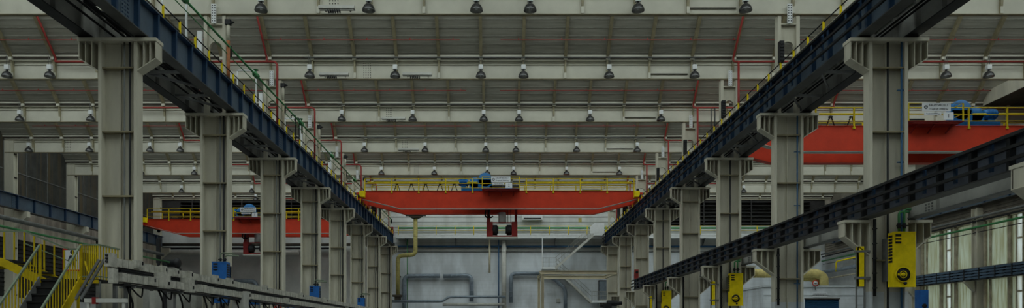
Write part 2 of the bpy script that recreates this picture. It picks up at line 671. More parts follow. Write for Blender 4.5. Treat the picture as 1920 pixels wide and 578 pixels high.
# fluorescent battens hung on the girders' lower edge
fx = {0: [(598, 665)], 1: [(599, 654), (755, 810)], 2: [(716, 760)], 3: [(747, 785)]}
for n, lst in fx.items():
    for i, (xa, xb) in enumerate(lst):
        yg = GY[n] - .32
        xa, xb = ZX(xa, yg), ZX(xb, yg)
        z0 = GZ0 + .0
        lab = 'grey batten light fitting on the %s roof girder' % GORD[n]
        if n == 1:
            lab += [', beside the lamp nearest the left columns', ', right of the bolted splice'][i]
        t = thing('batten_light', lab, 'light fitting', ((xa + xb) / 2, yg, z0), 'batten lights on the roof girders')
        part('housing', MB().box(xa, xb, yg - .14, yg + .14, z0 + .08, z0 + .17).box(xa, xb, yg - .1, yg + .1, z0 + .17, z0 + .22), 'pale_steel', t)
        part('diffuser', MB().tube([(xa + .04, yg - .05, z0 + .05), (xb - .04, yg - .05, z0 + .05)], .035, 8), 'pale_steel', t)
        cl = MB()
        for j in range(6):
            x = xa + .25 * (xb - xa) + j * .09
            cl.box(x, x + .045, yg - .1, yg + .1, z0 - .03, z0 + .05)
        part('clips', cl, 'black_steel', t)
        part('hanger', MB().box(xa + .2, xa + .25, yg + .1, yg + .3, z0 + .1, z0 + .2), 'grey_steel', t)
        part('hanger', MB().box(xb - .25, xb - .2, yg + .1, yg + .3, z0 + .1, z0 + .2), 'grey_steel', t)

# ------------------------------------------------------------------ high bay lamps


def lamp_proto(label, loc):
    x, y, z = loc                # z = rim of the reflector
    t = thing('pendant_lamp', label, 'lamp', loc, 'high bay lamps under the roof girders')
    prof = [(.26, 0), (.262, .02), (.255, .05), (.235, .12), (.19, .2), (.12, .26), (.07, .29), (.055, .31)]
    part('reflector', MB().lathe(loc, prof, 20), 'lamp_dark', t)
    inner = MB().lathe(loc, [(.252, .004), (.24, .06), (.2, .15), (.12, .22), (.0, .25)], 20)
    part('reflector_lining', inner, 'lamp_inside', t)
    part('bulb', MB().lathe((x, y, z + .05), [(.0, -.02), (.045, .0), (.06, .06), (.04, .14), (.025, .19)], 10), 'white_enamel', t)
    part('neck', MB().lathe((x, y, z), [(.05, .3), (.05, .37)], 10), 'black_steel', t)
    part('ballast_box', MB().box(x - .11, x + .11, y - .09, y + .09, z + .37, z + .61).box(x - .08, x + .08, y - .1, y + .1, z + .4, z + .58), 'white_enamel', t)
    part('hanging_wire', MB().tube([(x - .05, y, z + .6), (x - .05, y, z + 1.08)], .01, 5).tube([(x + .05, y, z + .6), (x + .05, y, z + 1.08)], .01, 5), 'grey_steel', t)
    return t


proto = None
POSL = [-9.75, -5.42, -1.08, 1.08, 5.42, 9.75]
SEEN = {  # which lamps of the side aisles show, per girder
    0: [], 1: [(0, 2), (0, 3), (2, 2), (2, 3)], 2: [(0, 1), (0, 2)], 3: [(0, 0), (0, 1), (0, 2), (0, 3)],
    4: [(0, 1), (0, 2), (0, 3), (2, 0), (2, 2)], 5: [(0, 1), (0, 2), (0, 3), (0, 4), (2, 0), (2, 1), (2, 2)], 6: [(0, 2), (0, 3), (2, 1), (2, 2)]}
AN = ['left', 'main', 'right']
for n in range(NG):
    lst = list(SEEN[n]) + ([(1, i) for i in range(6)] if n < 5 else [])
    for a, i in lst:
        loc = (CTR[a] + POSL[i], GY[n] - .42, 12.96 if n < 6 else 13.62)
        mine = sorted(j for aa, j in lst if aa == a)
        o = ORD[mine.index(i)]
        lab = 'dark dome lamp, %s from the left in the %s aisle, under the %s roof girder' % (o, AN[a], GORD[n])
        if proto is None:
            proto = lamp_proto(lab, loc)
        else:
            dup(proto, loc, lab)

# ------------------------------------------------------------------ columns
CAPZ = 8.96
XC = {-1: -11.56, 1: 11.9}
CW = 0.59
LOWZ = 3.42
SIDE = {-1: 'left', 1: 'right'}


def bracket(b, xc, sgn, y0, y1, zt, drop1, drop2, reach):
    """Open bracket under one end of a cap: end plate, sloping bottom plate, back web and ribs."""
    xi, xo = xc + sgn * CW, xc + sgn * reach
    z1, z2 = zt - drop1, zt - drop2
    b.box(xo - sgn * .03, xo, y0, y1, z1, zt)
    ym = (y0 + y1) / 2
    b.prism([(xi, zt), (xo, zt), (xo, z1), (xi, z2)], 'y', y1 - .06, y1 - .035)
    b.bar((xo, ym, z1 + .015), (xi, ym, z2 + .015), y1 - y0, .03)
    for i in (1, 2):
        x = xi + (xo - xi) * i / 3
        zz = z2 + (z1 - z2) * i / 3
        b.box(x - .012, x + .012, y0 + .02, y1 - .02, zz, zt)


def column(side, k, label):
    xc, y = XC[side], YK(k)
    D = .36
    t = thing('steel_column', label, 'column', (xc, y + D / 2, FLOOR), 'beige steel columns of the crane runways')
    for s in (-1, 1):
        x = xc + s * CW
        f = MB().use(0).box(x, x - s * .1, y, y + D, 1.25 if side == 1 else FLOOR, CAPZ - .1)
        if side == 1:
            f.use(1).box(x, x - s * .1, y, y + D, FLOOR, 1.25)
        part('flange', f, ['beige_paint', 'white_low'], t)
    WY = y + .25
    w = MB().use(0).box(xc - CW + .1, xc + CW - .1, WY - .015, WY + .015, 1.25 if side == 1 else FLOOR, CAPZ - .1)
    if side == 1:
        w.use(1).box(xc - CW + .1, xc + CW - .1, WY - .015, WY + .015, FLOOR, 1.25)
    part('web', w, ['beige_paint', 'white_low'], t)
    part('rib', MB().box(xc - .015, xc + .015, WY - .1, WY, FLOOR, CAPZ - .1), 'beige_paint', t)
    z = 8.08
    while z > FLOOR:
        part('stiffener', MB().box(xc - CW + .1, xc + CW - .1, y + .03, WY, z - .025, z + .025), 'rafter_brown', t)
        z -= 1.96
    part('cap_plate', MB().box(xc - 1.2, xc + 1.2, y - .06, y + D + .06, CAPZ - .1, CAPZ), 'beige_paint', t)
    for s in (-1, 1):
        bm = MB()
        bracket(bm, xc, s, y - .02, y + D + .02, CAPZ - .1, .52, .9, 1.18)
        part('bracket', bm, 'beige_paint', t)
    if side == 1:      # second, lower pair of brackets
        for xa, xb in ((xc - 1.38, xc - CW), (xc + CW, xc + 1.3)):
            part('lower_cap_plate', MB().box(xa, xb, y - .06, y + D + .06, LOWZ - .08, LOWZ), 'beige_paint', t)
        for s in (-1, 1):
            bm = MB()
            bracket(bm, xc, s, y - .02, y + D + .02, LOWZ - .08, .42, 1.0, 1.36 if s < 0 else 1.28)
            part('lower_bracket', bm, 'beige_paint', t)
    # upper shaft from the cap to the roof girder, with an arched man-hole
    if k >= 1:
        up = MB()
        x0, x1 = xc - .45, xc + .45
        for xa, xb in ((x0, x0 + .14), (x1 - .14, x1)):
            part('upper_flange', MB().box(xa, xb, y + .02, y + .34, CAPZ, GZ0), 'beige_paint', t)
        zt, zb, r = 12.6, 10.2, .25
        pts = [(x0 + .14, zb), (x0 + .14, zt), (x1 - .14, zt), (x1 - .14, zb), (xc + r, zb)]
        for i in range(9):
            a = math.pi * i / 8
            pts.append((xc + r * math.cos(a), 11.7 + r * math.sin(a)))
        pts.append((xc - r, zb))
        up.prism(pts, 'y', y + .17, y + .2)
        up.box(x0 + .14, x1 - .14, y + .04, y + .33, zt, zt + .05)
        for i in range(9):
            a = math.pi * i / 8
            a2 = math.pi * (i + 1) / 8
            if i < 8:
                up.bar((xc + r * math.cos(a), y + .18, 11.7 + r * math.sin(a)), (xc + r * math.cos(a2), y + .18, 11.7 + r * math.sin(a2)), .14, .025, (math.cos(a), 0, math.sin(a)))
        part('upper_web', up, 'beige_paint', t)
        s = MB().use(0).box(xc - .1, xc + .1, y - .09, y - .07, 12.62, 13.4)
        s.use(1)
        for i in range(2):
            for j in range(7):
                xx, zz = xc - .05 + .1 * i, 12.7 + .105 * j
                s.box(xx - .018, xx + .018, y - .105, y - .09, zz - .018, zz + .018)
        s.use(0).box(xc - .03, xc + .03, y - .07, y + .1, 12.62, 13.4)
        part('splice_plate', s, ['white_enamel', 'black_steel'], t)
    # conduits clipped to the web
    rnd = random.Random(side * 31 + k)
    for j in range(2):
        if side == 1 and (j == 0 or k % 2):
            continue
        x = xc + ((.2 + .16 * j) if side == -1 else .04) + rnd.uniform(-.03, .03)
        c = MB().tube([(x, y + .08, FLOOR), (x, y + .08, CAPZ - .1)], .028 if j == 0 else .035, 6)
        part('conduit', c, ['grey_steel', 'black_steel'][j], t)
    return t


CO = ['nearest', 'second', 'third', 'fourth', 'fifth', 'sixth', 'seventh', 'eighth']
cols = {}
for k in range(8):
    extra = ' behind the yellow stair' if k == 0 else ''
    cols[(-1, k)] = column(-1, k, 'beige steel H-column with bracketed cap, %s of the left row%s' % (CO[k], extra))
for k in range(-1, 8):
    if k == -1:
        lab = 'beige steel column at the right picture edge, only its lower bracket showing'
    else:
        lab = 'beige steel H-column with two bracket levels, %s of the right row' % CO[k] + (' behind the yellow heater' if k == 0 else '')
    cols[(1, k)] = column(1, k, lab)

# blue cable down the right row's columns
for k in (0, 1):
    x, y = XC[1] + (.42 if k == 0 else .36), YK(k) + .06
    c = MB().tube([(x, y, -1), (x, y, 8.86)], .03, 8)
    for z in (5.2, 2.0, 7.4):
        c.box(x - .12, x + .12, y - .01, y + .05, z - .015, z + .015)
    solo('water_pipe', c, 'shutter_blue', 'thin blue pipe running up the %s column of the right row' % CO[k], 'pipe')

# ------------------------------------------------------------------ crane runway beams


def runway(name, label, xw, sgn, z0, z1, y0, y1, mats, group, fl=.2, step=1.25, rail=True, plates=True, phase=0.0):
    """Plate girder along the hall. xw = web plane, sgn = side (in x) whose face the hall sees."""
    t = thing(name, label, 'crane beam', (xw, (y0 + y1) / 2, z0), group)
    part('web', MB().box(xw - .012, xw + .012, y0, y1, z0 + .03, z1 - .03), mats[0], t)
    part('bottom_flange', MB().box(xw - fl, xw + fl, y0, y1, z0, z0 + .035), 'flange_grey' if mats[1] == 'navy' else mats[1], t)
    part('top_flange', MB().box(xw - fl, xw + fl, y0, y1, z1 - .035, z1), mats[1], t)
    if rail:
        part('rail', MB().box(xw - .035, xw + .035, y0, y1, z1, z1 + .07).box(xw - .06, xw + .06, y0, y1, z1, z1 + .015), 'grey_steel', t)
    ys = []
    y = y0 + .15 + phase
    while y < y1 - .1:
        ys.append(y)
        y += step
    first = None
    for y in ys:
        if first is None:
            s = MB().box(xw - fl + .02, xw + fl - .02, y - .012, y + .012, z0 + .035, z1 - .035)
            s.box(xw + sgn * (fl - .02), xw + sgn * (fl - .045), y - .05, y + .05, z0 + .035, z1 - .035)
            first = part('stiffener', s, mats[2], t)
            fy = y
        else:
            c = first.copy()
            link(c)
            c.parent = t
            c.location = (0, y - fy, 0)
            WL[c.name] = WL[t.name]
    if plates:
        y = YK(0) - .9
        i = 0
        while y < y1 - 1:
            s = MB().use(0).box(xw + sgn * .012, xw + sgn * .035, y - .22, y + .22, z0 + .06, z1 - .06)
            s.use(1)
            nz = 8
            for j in range(nz):
                zz = z0 + .12 + (z1 - z0 - .24) * j / (nz - 1)
                for m in range(3):
                    yy = y - .15 + .15 * m
                    s.box(xw + sgn * .035, xw + sgn * .055, yy - .03, yy + .03, zz - .02, zz + .02)
            part('splice_plate', s, [mats[0], mats[1]], t)
            y += 2 * BAY
    return t


YA, YE = 13.9, 74.6
NAV = ['navy_web', 'navy', 'navy']
GB = 'crane runway beams'
beam_ML = runway('runway_beam', 'blue crane runway beam on the left columns, facing the main aisle', -10.9, 1, 9.06, 10.1, YA, YE, NAV, GB)
beam_LI = runway('runway_beam', 'dark crane runway beam on the left columns, on their outer side', -12.62, 1, 9.06, 10.1, YA, YE, ['beam_grey', 'black_steel', 'beam_grey'], GB, plates=False)
beam_MR = runway('runway_beam', 'blue crane runway beam with conductor rails high on the right columns', 11.2, -1, 9.06, 10.15, YA, YE, NAV, GB, plates=False)
beam_RI = runway('runway_beam', 'dark crane runway beam high on the right columns, on their outer side', 12.68, -1, 9.06, 10.1, YA, YE, ['beam_grey', 'black_steel', 'beam_grey'], GB, plates=False)
beam_LW = runway('runway_beam', 'blue crane runway beam along the dark left wall', -34.3, 1, 8.75, 9.78, 30, YE - 1, NAV, GB, step=1.9, phase=.2)
beam_RL = runway('runway_beam', 'blue lower runway beam with conductor rails, low across the right columns', 11.2, -1, 3.46, 4.28, YA - 1, 58.6, ['rail_web', 'navy', 'black_steel'], GB, plates=False)
beam_RP = runway('runway_beam', 'pale grey lower runway beam behind the right columns', 12.62, -1, 3.46, 4.3, YA - 1, 58.6, ['beam_grey', 'grey_steel', 'beam_grey'], GB, fl=.16, step=3.75)
beam_RW = runway('runway_beam', 'blue slatted runway beam in front of the right windows', 33.7, -1, 3.69, 4.51, 38, 58.6, ['slat_blue', 'navy', 'black_steel'], GB, plates=False, step=1.6)

# bolt blocks that carry each beam on the caps
for side, xb in ((-1, -10.9), (-1, -12.62), (1, 11.2), (1, 12.68)):
    tb = {-10.9: beam_ML, -12.62: beam_LI, 11.2: beam_MR, 12.68: beam_RI}[xb]
    for k in range(-1 if side == 1 else 0, 8):
        part('bearing', MB().box(xb - .15, xb + .15, YK(k) + .05, YK(k) + .32, CAPZ, 9.06), 'black_steel', tb)
for xb, tb in ((11.2, beam_RL), (12.62, beam_RP)):
    for k in range(-1, 5):
        part('bearing', MB().box(xb - .12, xb + .12, YK(k) + .05, YK(k) + .32, LOWZ, 3.46), 'black_steel', tb)

# conductor rails on the right hand beams: three dark bars on insulator arms


def conductors(tb, xf, sgn, z0, z1, y0, y1, n, step, bm='black_steel', hh=.035):
    for i in range(n):
        z = z0 + (z1 - z0) * (i + .55) / n
        part('conductor_rail', MB().box(xf + sgn * .12, xf + sgn * .2, y0, y1, z - hh, z + hh), bm, tb)
    y = y0 + .4
    first = None
    while y < y1 and True:
        if first is None:
            a = MB()
            a.box(xf, xf + sgn * (.22 if hh > .05 else .04), y - .06, y + .06, z0 + .04, z1 - .02)
            for i in range(n):
                z = z0 + (z1 - z0) * (i + .55) / n
                a.box(xf + sgn * .02, xf + sgn * .13, y - .035, y + .035, z - .03, z + .03)
            first = part('insulator_arm', a, 'black_steel' if bm == 'slat_blue' else 'navy', tb)
            fy = y
        else:
            c = first.copy()
            link(c)
            c.parent = tb
            c.location = (0, y - fy, 0)
            WL[c.name] = WL[tb.name]
        y += step


conductors(beam_MR, 10.99, -1, 9.15, 10.15, YA, YE - .3, 3, 2.5)
conductors(beam_RL, 10.99, -1, 3.52, 4.28, YA - .8, 58.3, 3, 1.25)
conductors(beam_RW, 33.49, -1, 3.71, 4.5, 38.2, 58.3, 4, 1.6, 'slat_blue', .065)

# walkways between the twin beams, lacing bars under them, cables
WALK = {}
for side, xa, xb in ((-1, -12.4, -11.12), (1, 11.42, 12.46)):
    tb = thing('crane_walkway', 'dark service walkway with low yellow-stubbed rail between the runway beams on the %s columns' % SIDE[side], 'walkway', ((xa + xb) / 2, 44, 9.1), 'service walkways')
    WALK[side] = tb
    dk = MB()
    for k in range(-1, 8):
        y0 = YA if k == -1 else YK(k) + .38
        y1 = min(YK(k + 1) - .02, YE)
        if k == -1:
            y0, y1 = YA, YK(0) - .02
        if y1 > y0:
            dk.box(xa if side == -1 else xa + .5, xb if side == 1 else xb - .55, y0, y1, 9.93, 9.97)
    part('walkway_deck', dk, 'black_steel', tb)
    for k in range(0, 7):
        for j in range(3):
            y = YK(k) + .9 + j * 2.5
            part('lacing_bar', MB().bar((xa - .05, y, 9.16), (xb + .1, y, 9.16), .08, .09), 'grey_steel', tb)
            part('lacing_bar', MB().bar((xa - .05, y, 9.16), (xb + .1, y + 2.0, 9.22), .06, .08), 'grey_steel', tb)
    for j in range(4):
        x = xa + .2 + j * (.8 if side == -1 else .65) / 3
        z = 9.42 + .05 * (j % 2)
        part('cable', MB().tube([(x, YA, z), (x, YE - .5, z)], .035, 6), 'rubber', tb)

# low hand rail on yellow stubs along the main aisle edge of both walkways
for side in (-1, 1):
    tb = WALK[side]
    x = -10.74 if side == -1 else 11.02
    part('hand_rail', MB().tube([(x, YA, 10.5), (x, YE - .3, 10.5)], .022, 6), 'black_steel', tb)
    part('kick_board', MB().box(x - .015, x + .015, YA, YE - .3, 10.16, 10.2 if side == -1 else 10.26), 'mullion_brown' if side == 1 else 'gutter', tb)
    first = None
    y = YA + .6
    while y < YE - .3:
        if first is None:
            first = part('rail_post', MB().box(x - .03, x + .03, y - .03, y + .03, 10.1 if side == -1 else 10.15, 10.52), 'yellow', tb)
            fy = y
        else:
            c = first.copy()
            link(c)
            c.parent = tb
            c.location = (0, y - fy, 0)
            WL[c.name] = WL[tb.name]
        y += 1.23

# red end stops
for lab, x, y, z in (('red end stop on the far end of the left blue runway beam', -10.9, YE - .35, 10.17),
                     ('red end stop on the far end of the lower right runway beam', 11.2, 58.1, 4.35)):
    t = thing('end_stop', lab, 'end stop', (x, y, z), 'red end stops on the runway beams')
    part('post', MB().prism([(y - .12, z), (y + .25, z), (y + .25, z + .3), (y + .02, z + .72), (y - .12, z + .72)], 'x', x - .16, x + .16), 'pipe_red', t)
    part('buffer', MB().lathe((x, y - .12, z + .5), [(.0, -.2), (.1, -.2), (.1, 0)], 12, 'y'), 'rubber', t)

# ------------------------------------------------------------------ red fire mains and sprinkler pipes
for n in range(1, NG):
    yg = GY[n]
    o = GORD[n]
    near = 'under the %s roof girder' % o
    y = yg - .3
    ya, za = slope_pt(yg, 0.0, .25)
    yb, zb = slope_pt(yg, 2.6, .25)
    pl = MB().tube([(-22.5, yb, zb), (-22.5, ya, za), (-22.5, y, 13.78), (-11.2, y, 13.78), (-11.2, y, 10.2)], .055, 8, bend=.25)
    pl.tube([(-11.75, y, 13.78), (-11.75, ya, za), (-11.75, yb, zb)], .05, 8, bend=.15)
    solo('fire_main', pl, 'pipe_red', 'red fire main dropping to the left runway beam, %s' % near, 'pipe', 'red fire mains')
    pr = MB().tube(([(33.0, y, 13.78)] if n == 1 else [(20.6, yb, zb), (20.6, ya, za), (20.6, y, 13.78)]) + [ (12.0, y, 13.78), (12.0, ya, za), (12.0, yb, zb)], .05, 8, bend=.15)
    pr.tube([(12.25, y, 13.78), (12.25, y, 10.3)], .06, 8)
    solo('fire_main', pr, 'pipe_red', 'red fire main dropping to the right runway beam, %s' % near, 'pipe', 'red fire mains')
    ys, zs = slope_pt(yg, .66, .2)
    for i, (xa, xb) in enumerate(((-33.0, -13.5), (-11.75, -1.9), (.15, 12.0), (13.4, 31.6))):
        if n > 3 and i in (0, 3):
            continue
        sp = MB().tube([(xa, ys, zs), (xb, ys, zs)], .02, 6)
        x = xa + .9
        while x < xb:
            sp.box(x - .02, x + .02, ys - .02, ys + .02, zs, zs + .1)
            x += 2.155
        where = ['over the left aisle', 'over the main aisle, left half', 'over the main aisle, right half', 'over the right aisle'][i]
        solo('sprinkler_pipe', sp, 'pipe_red', 'red sprinkler pipe %s, before the %s roof girder' % (where, o), 'pipe', 'red sprinkler pipes')

# rust coloured standpipes with black heads by the left upper columns
for k in (1, 2, 3, 4, 5):
    x, y = -10.98, YK(k) - .05
    t = thing('standpipe', 'beige and rust-orange standpipe with black head, beside the %s left column' % CO[k], 'pipe', (x, y, 10.1), 'standpipes beside the left columns')
    part('pipe', MB().use(0).tube([(x, y, 10.1), (x, y, 11.9)], .07, 10).use(1).tube([(x, y, 11.9), (x, y, 12.7)], .068, 10), ['rust_pipe', 'beige_paint'] if k == 1 else ['mullion_brown', 'beige_paint'], t)
    part('head', MB().box(x - .11, x + .1, y - .1, y + .1, 12.55, 12.75).prism([(x + .1, 12.6), (x + .24, 12.66), (x + .1, 12.74)], 'y', y - .06, y + .06), 'black_steel', t)

# green pipes with valves along the left upper columns
t = thing('green_pipe_run', 'dark green pipe with valves running above the left runway beam', 'pipe', (-10.98, 45, 11.6))
gp = MB().tube([(-10.94, YA, 11.66), (-10.94, YE, 11.66)], .042, 8)
part('pipe', gp, 'green_pipe', t)
part('branch_pipe', MB().tube([(-11.0, YA, 11.36), (-11.0, YE, 11.36)], .018, 6), 'green_pipe', t)
for k in range(0, 6):
    y = YK(k) + 3.2
    v = MB().lathe((-10.94, y, 11.66), [(.06, -.2), (.12, -.18), (.12, -.06), (.08, 0), (.12, .06), (.12, .18), (.06, .2)], 10, 'y')
    v.tube([(-10.94, y, 11.66), (-10.94, y, 11.9)], .03, 6).disc((-10.94, y, 11.9), .11, 'z', 12)
    part('valve', v, 'green_pipe', t)
for k in range(1, 8):
    part('pipe_clip', MB().box(-11.06, -10.9, YK(k) + .1, YK(k) + .16, 11.3, 11.74), 'black_steel', t)

# white goal-post frames standing on the walkway
for i, (k, lab) in enumerate(((0, 'nearest'), (1, 'second'), (2, 'third'), (3, 'fourth'))):
    y = YK(k) + 4.0
    x0, x1 = -12.1, -11.18
    g = MB().box(x0, x0 + .05, y, y + .05, 9.97, 12.2).box(x1 - .06, x1, y, y + .06, 9.97, 12.2).box(x0, x1, y, y + .05, 12.15, 12.21)
    solo('portal_frame', g, 'white_enamel', 'thin white portal frame on the left walkway, %s from the front' % lab, 'frame', 'white frames on the left walkway')
for k in range(1, 5):
    x, y = -12.05, YK(k) - .25
    c = MB().box(x - .09, x + .09, y - .06, y + .06, 9.97, 12.2).box(x - .11, x + .11, y - .08, y + .08, 10.3, 10.6)
    solo('cable_riser', c, 'white_enamel', 'white cable riser box beside the %s left column above the walkway' % CO[k], 'cable riser', 'white cable risers')
# dark control boxes on the right upper columns
for k in range(1, 6):
    x, y = XC[1] - .36, YK(k) - .1
    c = MB().box(x - .09, x + .09, y - .1, y + .12, 11.0, 11.85)
    for j in range(6):
        c.box(x - .07, x + .07, y - .13, y - .1, 11.06 + j * .13, 11.13 + j * .13)
    solo('switch_box', c, 'black_steel', 'black finned switch box on the %s right column above the runway beam' % CO[k], 'switch box', 'black switch boxes on the right columns')
# black hooked vent pipes above the left beam
for i, x in enumerate((-11.25, -11.05)):
    y = YK(2) + 3.2
    solo('vent_pipe', MB().tube([(x, y, 10.0), (x, y, 12.1 - .15 * i), (x - .25, y, 12.1 - .15 * i), (x - .25, y, 11.95 - .15 * i)], .03, 8, bend=.08), 'black_steel',
         'thin black hooked pipe above the left walkway, %s' % ('the taller of two' if i == 0 else 'the shorter of two'), 'pipe')
for i, x in enumerate((11.62, 11.42)):
    y = YK(2) + 1.6
    solo('antenna_rod', MB().tube([(x, y, 10.0), (x, y, 12.0)], .03, 6).lathe((x, y, 9.97), [(.06, 0), (.06, .1), (.03, .12)], 8), 'black_steel', 'upright black rod over the right walkway, %s of two' % ('right' if i == 0 else 'left'), 'rod')

# ------------------------------------------------------------------ overhead cranes


def crane(num, yf, xa, xb, xs, mirror, doff, label, hook=True, dz0=0.0):
    """Double girder crane. yf front face, xa..xb rails, xs centre of the sign, mirror=+1 machinery right of the sign."""
    ztop, zmid, zend = 11.18 + dz0, 9.84 + dz0, 10.62 + dz0
    tap = 3.1
    t = thing('overhead_crane', label, 'crane', ((xa + xb) / 2, yf + 1.5, 10.17), 'orange overhead cranes')
    gauge = 2.6
    gs = []
    for i, y in enumerate((yf, yf + gauge)):
        out = [(xa + .1, zend), (xa + .1 + tap, zmid), (xb - .1 - tap, zmid), (xb - .1, zend), (xb - .1, ztop), (xa + .1, ztop)]
        g = MB().use(0).prism(out, 'y', y, y + .5)
        g.use(1).bar((xa + .12, y + .25, zend - .012), (xa + .1 + tap, y + .25, zmid - .012), .5, .022).bar((xa + .1 + tap, y + .25, zmid - .012), (xb - .1 - tap, y + .25, zmid - .012), .5, .022)
        g.bar((xb - .1 - tap, y + .25, zmid - .012), (xb - .12, y + .25, zend - .012), .5, .022)
        g.use(0).box(xa + .1, xb - .1, y - .05, y + .55, ztop, ztop + .025)
        part('girder', g, ['orange_red', 'pale_steel' if i == 0 else 'orange_red'], t)
    for s, x in ((1, xa), (-1, xb)):
        e = MB().use(0).box(x - .18, x + .18, yf - .5, yf + gauge + 1.0, 10.42, 11.0)
        e.use(1).box(x - .2 + s * .25, x + .2 + s * .25, yf - .56, yf - .1, 10.66, 11.12)
        tr = part('end_truck', e, ['orange_red', 'yellow'], t)
        for y in (yf - .1, yf + gauge + .6):
            part('wheel', MB().disc((x, y, 10.4), .23, 'x', 16, t=.07), 'black_steel', tr)
        part('buffer', MB().lathe((x, yf - .5, 10.7), [(.0, -.25), (.1, -.25), (.1, 0)], 10, 'y'), 'rubber', tr)
    # railings: front and rear, three rails each
    y = yf - .02
    yr = yf + gauge + .55
    gap = (xs - 1.5, xs + 1.5)
    for nm, yy, h in (('front_railing', y, 1.0), ('rear_railing', yr, 1.1)):
        r = MB()
        for dz, rad in ((h, .03), (h * .62, .024), (h * .28, .022)):
            r.tube([(xa + .4, yy, ztop + dz), (xb - .4, yy, ztop + dz)], rad, 6)
        x = xa + .4
        nposts = 11
        for i in range(nposts):
            xx = xa + .4 + (xb - xa - .8) * i / (nposts - 1)
            if nm == 'front_railing' and abs(xx - xs) < .9:
                continue
            r.box(xx - .04, xx + .04, yy - .035, yy + .035, ztop - (.15 if nm == 'front_railing' else 0), ztop + h)
            r.box(xx - .07, xx + .07, yy - .045, yy + .045, ztop - .15, ztop - .05)
        part(nm, r, 'rail_yellow', t)
    # festoon tube on A-frames
    yt = yf + .35
    part('festoon_tube', MB().tube([(xa + .5, yt + .2, ztop + .82), (xs - 1.7, yt + .2, ztop + .82)], .06, 8).tube([(xs + 1.9, yt + .2, ztop + .82), (xb - .5, yt + .2, ztop + .82)], .06, 8), 'rail_yellow', t)
    side = -1
    for i in range(6):
        x = xs - 2.6 - i * 1.15
        if x < xa + 1:
            continue
        part('a_frame', MB().bar((x - .3, yt + .45, ztop + .02), (x - .05, yt + .45, ztop + .72), .05, .06).bar((x + .3, yt + .45, ztop + .02), (x + .05, yt + .45, ztop + .72), .05, .06).box(x - .1, x + .1, yt + .4, yt + .5, ztop + .7, ztop + .78), 'black_steel', t)
    # sign platform
    pl = MB().box(xs - 1.5, xs + 1.45, yf - .8, yf, ztop + .02, ztop + .07)
    pl.prism([(xs - 1.5, ztop + .02), (xs + 1.45, ztop + .02), (xs + 1.2, ztop - .06), (xs - 1.25, ztop - .06)], 'y', yf - .75, yf)
    for x in (xs - .95, xs, xs + .95):
        pl.bar((x, yf - .7, ztop - .03), (x, yf - .02, ztop - .38), .07, .06)
    part('sign_platform', pl, 'dark_red', t)
    rp = MB()
    for dz in (1.0, .45):
        rp.tube([(xs - 1.48, yf - .05, ztop + dz), (xs - 1.48, yf - .77, ztop + dz), (xs + 1.42, yf - .77, ztop + dz), (xs + 1.42, yf - .05, ztop + dz)], .022, 6)
    for x in (xs - 1.48, xs + 1.42):
        rp.box(x - .03, x + .03, yf - .8, yf - .74, ztop + .07, ztop + 1.0)
    part('platform_railing', rp, 'rail_yellow', t)
    # three signs on the platform rail
    ys = yf - .82
    sg = part('capacity_sign', MB().box(xs - .78, xs + .72, ys - .02, ys + .02, ztop + .56, ztop + 1.0), 'sign_white', t)
    text('lettering', 'KRUPP-ARDELT', .17, (xs + .08, ys - .022, ztop + .88), sg, width=1.0)
    text('lettering', 'Tragkraft 20000 kg', .13, (xs + .08, ys - .022, ztop + .68), sg, width=1.0)
    lg = MB().disc((xs - .6, ys - .024, ztop + .78), .1, 'y', 14, r0=.07, t=.004)
    lg.box(xs - .66, xs - .54, ys - .028, ys - .022, ztop + .77, ztop + .79)
    part('emblem', lg, 'sign_ink', sg)
    s2 = part('notice_sign', MB().box(xs - .68, xs + .22, ys - .02, ys + .02, ztop + .36, ztop + .5), 'sign_white', t)
    text('lettering', 'Tragkraft 20000 kg', .09, (xs - .23, ys - .022, ztop + .43), s2, width=.7)
    s3 = part('number_sign', MB().box(xs + .34, xs + .86, ys - .03, ys + .01, ztop + .1, ztop + .5), 'sign_white', t)
    text('lettering', num, .28, (xs + .6, ys - .032, ztop + .3), s3)
    # trolley with blue hoist machinery
    m = mirror
    xt = xs + m * 1.2
    y0, y1 = yf + .75, yf + gauge - .1
    part('trolley_frame', MB().box(min(xs - m * 1.4, xs + m * (doff + 1.9)), max(xs - m * 1.4, xs + m * (doff + 1.9)), yf + .15, yf + gauge + .35, ztop + .06, ztop + .3), 'blue_machine', t)
    hz = ztop + .3
    dr = MB().lathe((xs + m * doff, y0 - .3, hz + .72), [(.0, 0), (.53, 0), (.57, .04), (.57, .5), (.53, .54), (.0, .54)], 24, 'y')
    dr.box(xs + m * doff - .57, xs + m * doff + .57, y0 - .3, y0 + .24, hz, hz + .72)
    part('gear_housing', dr, 'blue_machine', t)
    d2 = MB().lathe((xs + m * (doff + .83), y0 - .2, hz + .5), [(.0, 0), (.42, 0), (.45, .04), (.45, .5), (.0, .5)], 20, 'y')
    d2.box(xs + m * (doff + .83) - .45, xs + m * (doff + .83) + .45, y0 - .2, y0 + .3, hz, hz + .5)
    part('brake_housing', d2, 'blue_machine', t)
    mo = MB().lathe((xs + m * (doff + 1.73), y0, hz + .55), [(.0, -.4), (.22, -.4), (.27, -.33), (.27, .27), (.2, .36), (.0, .36)], 14, 'x')
    for i in range(7):
        xx = xs + m * (doff + 1.73) - .25 + i * .075
        mo.lathe((xx, y0, hz + .55), [(.26, 0), (.305, 0), (.305, .02), (.26, .02)], 14, 'x')
    mo.box(xs + m * (doff + 1.73) - .2, xs + m * (doff + 1.73) + .2, y0 - .15, y0 + .15, hz, hz + .37)
    part('hoist_motor', mo, 'blue_machine', t)
    part('rope_drum', MB().lathe((xs - m * .3, y1 - .3, hz + .35), [(.0, -.9), (.34, -.9), (.34, -.85), (.28, -.84), (.28, .84), (.34, .85), (.34, .9), (.0, .9)], 18, 'x'), 'black_steel', t)
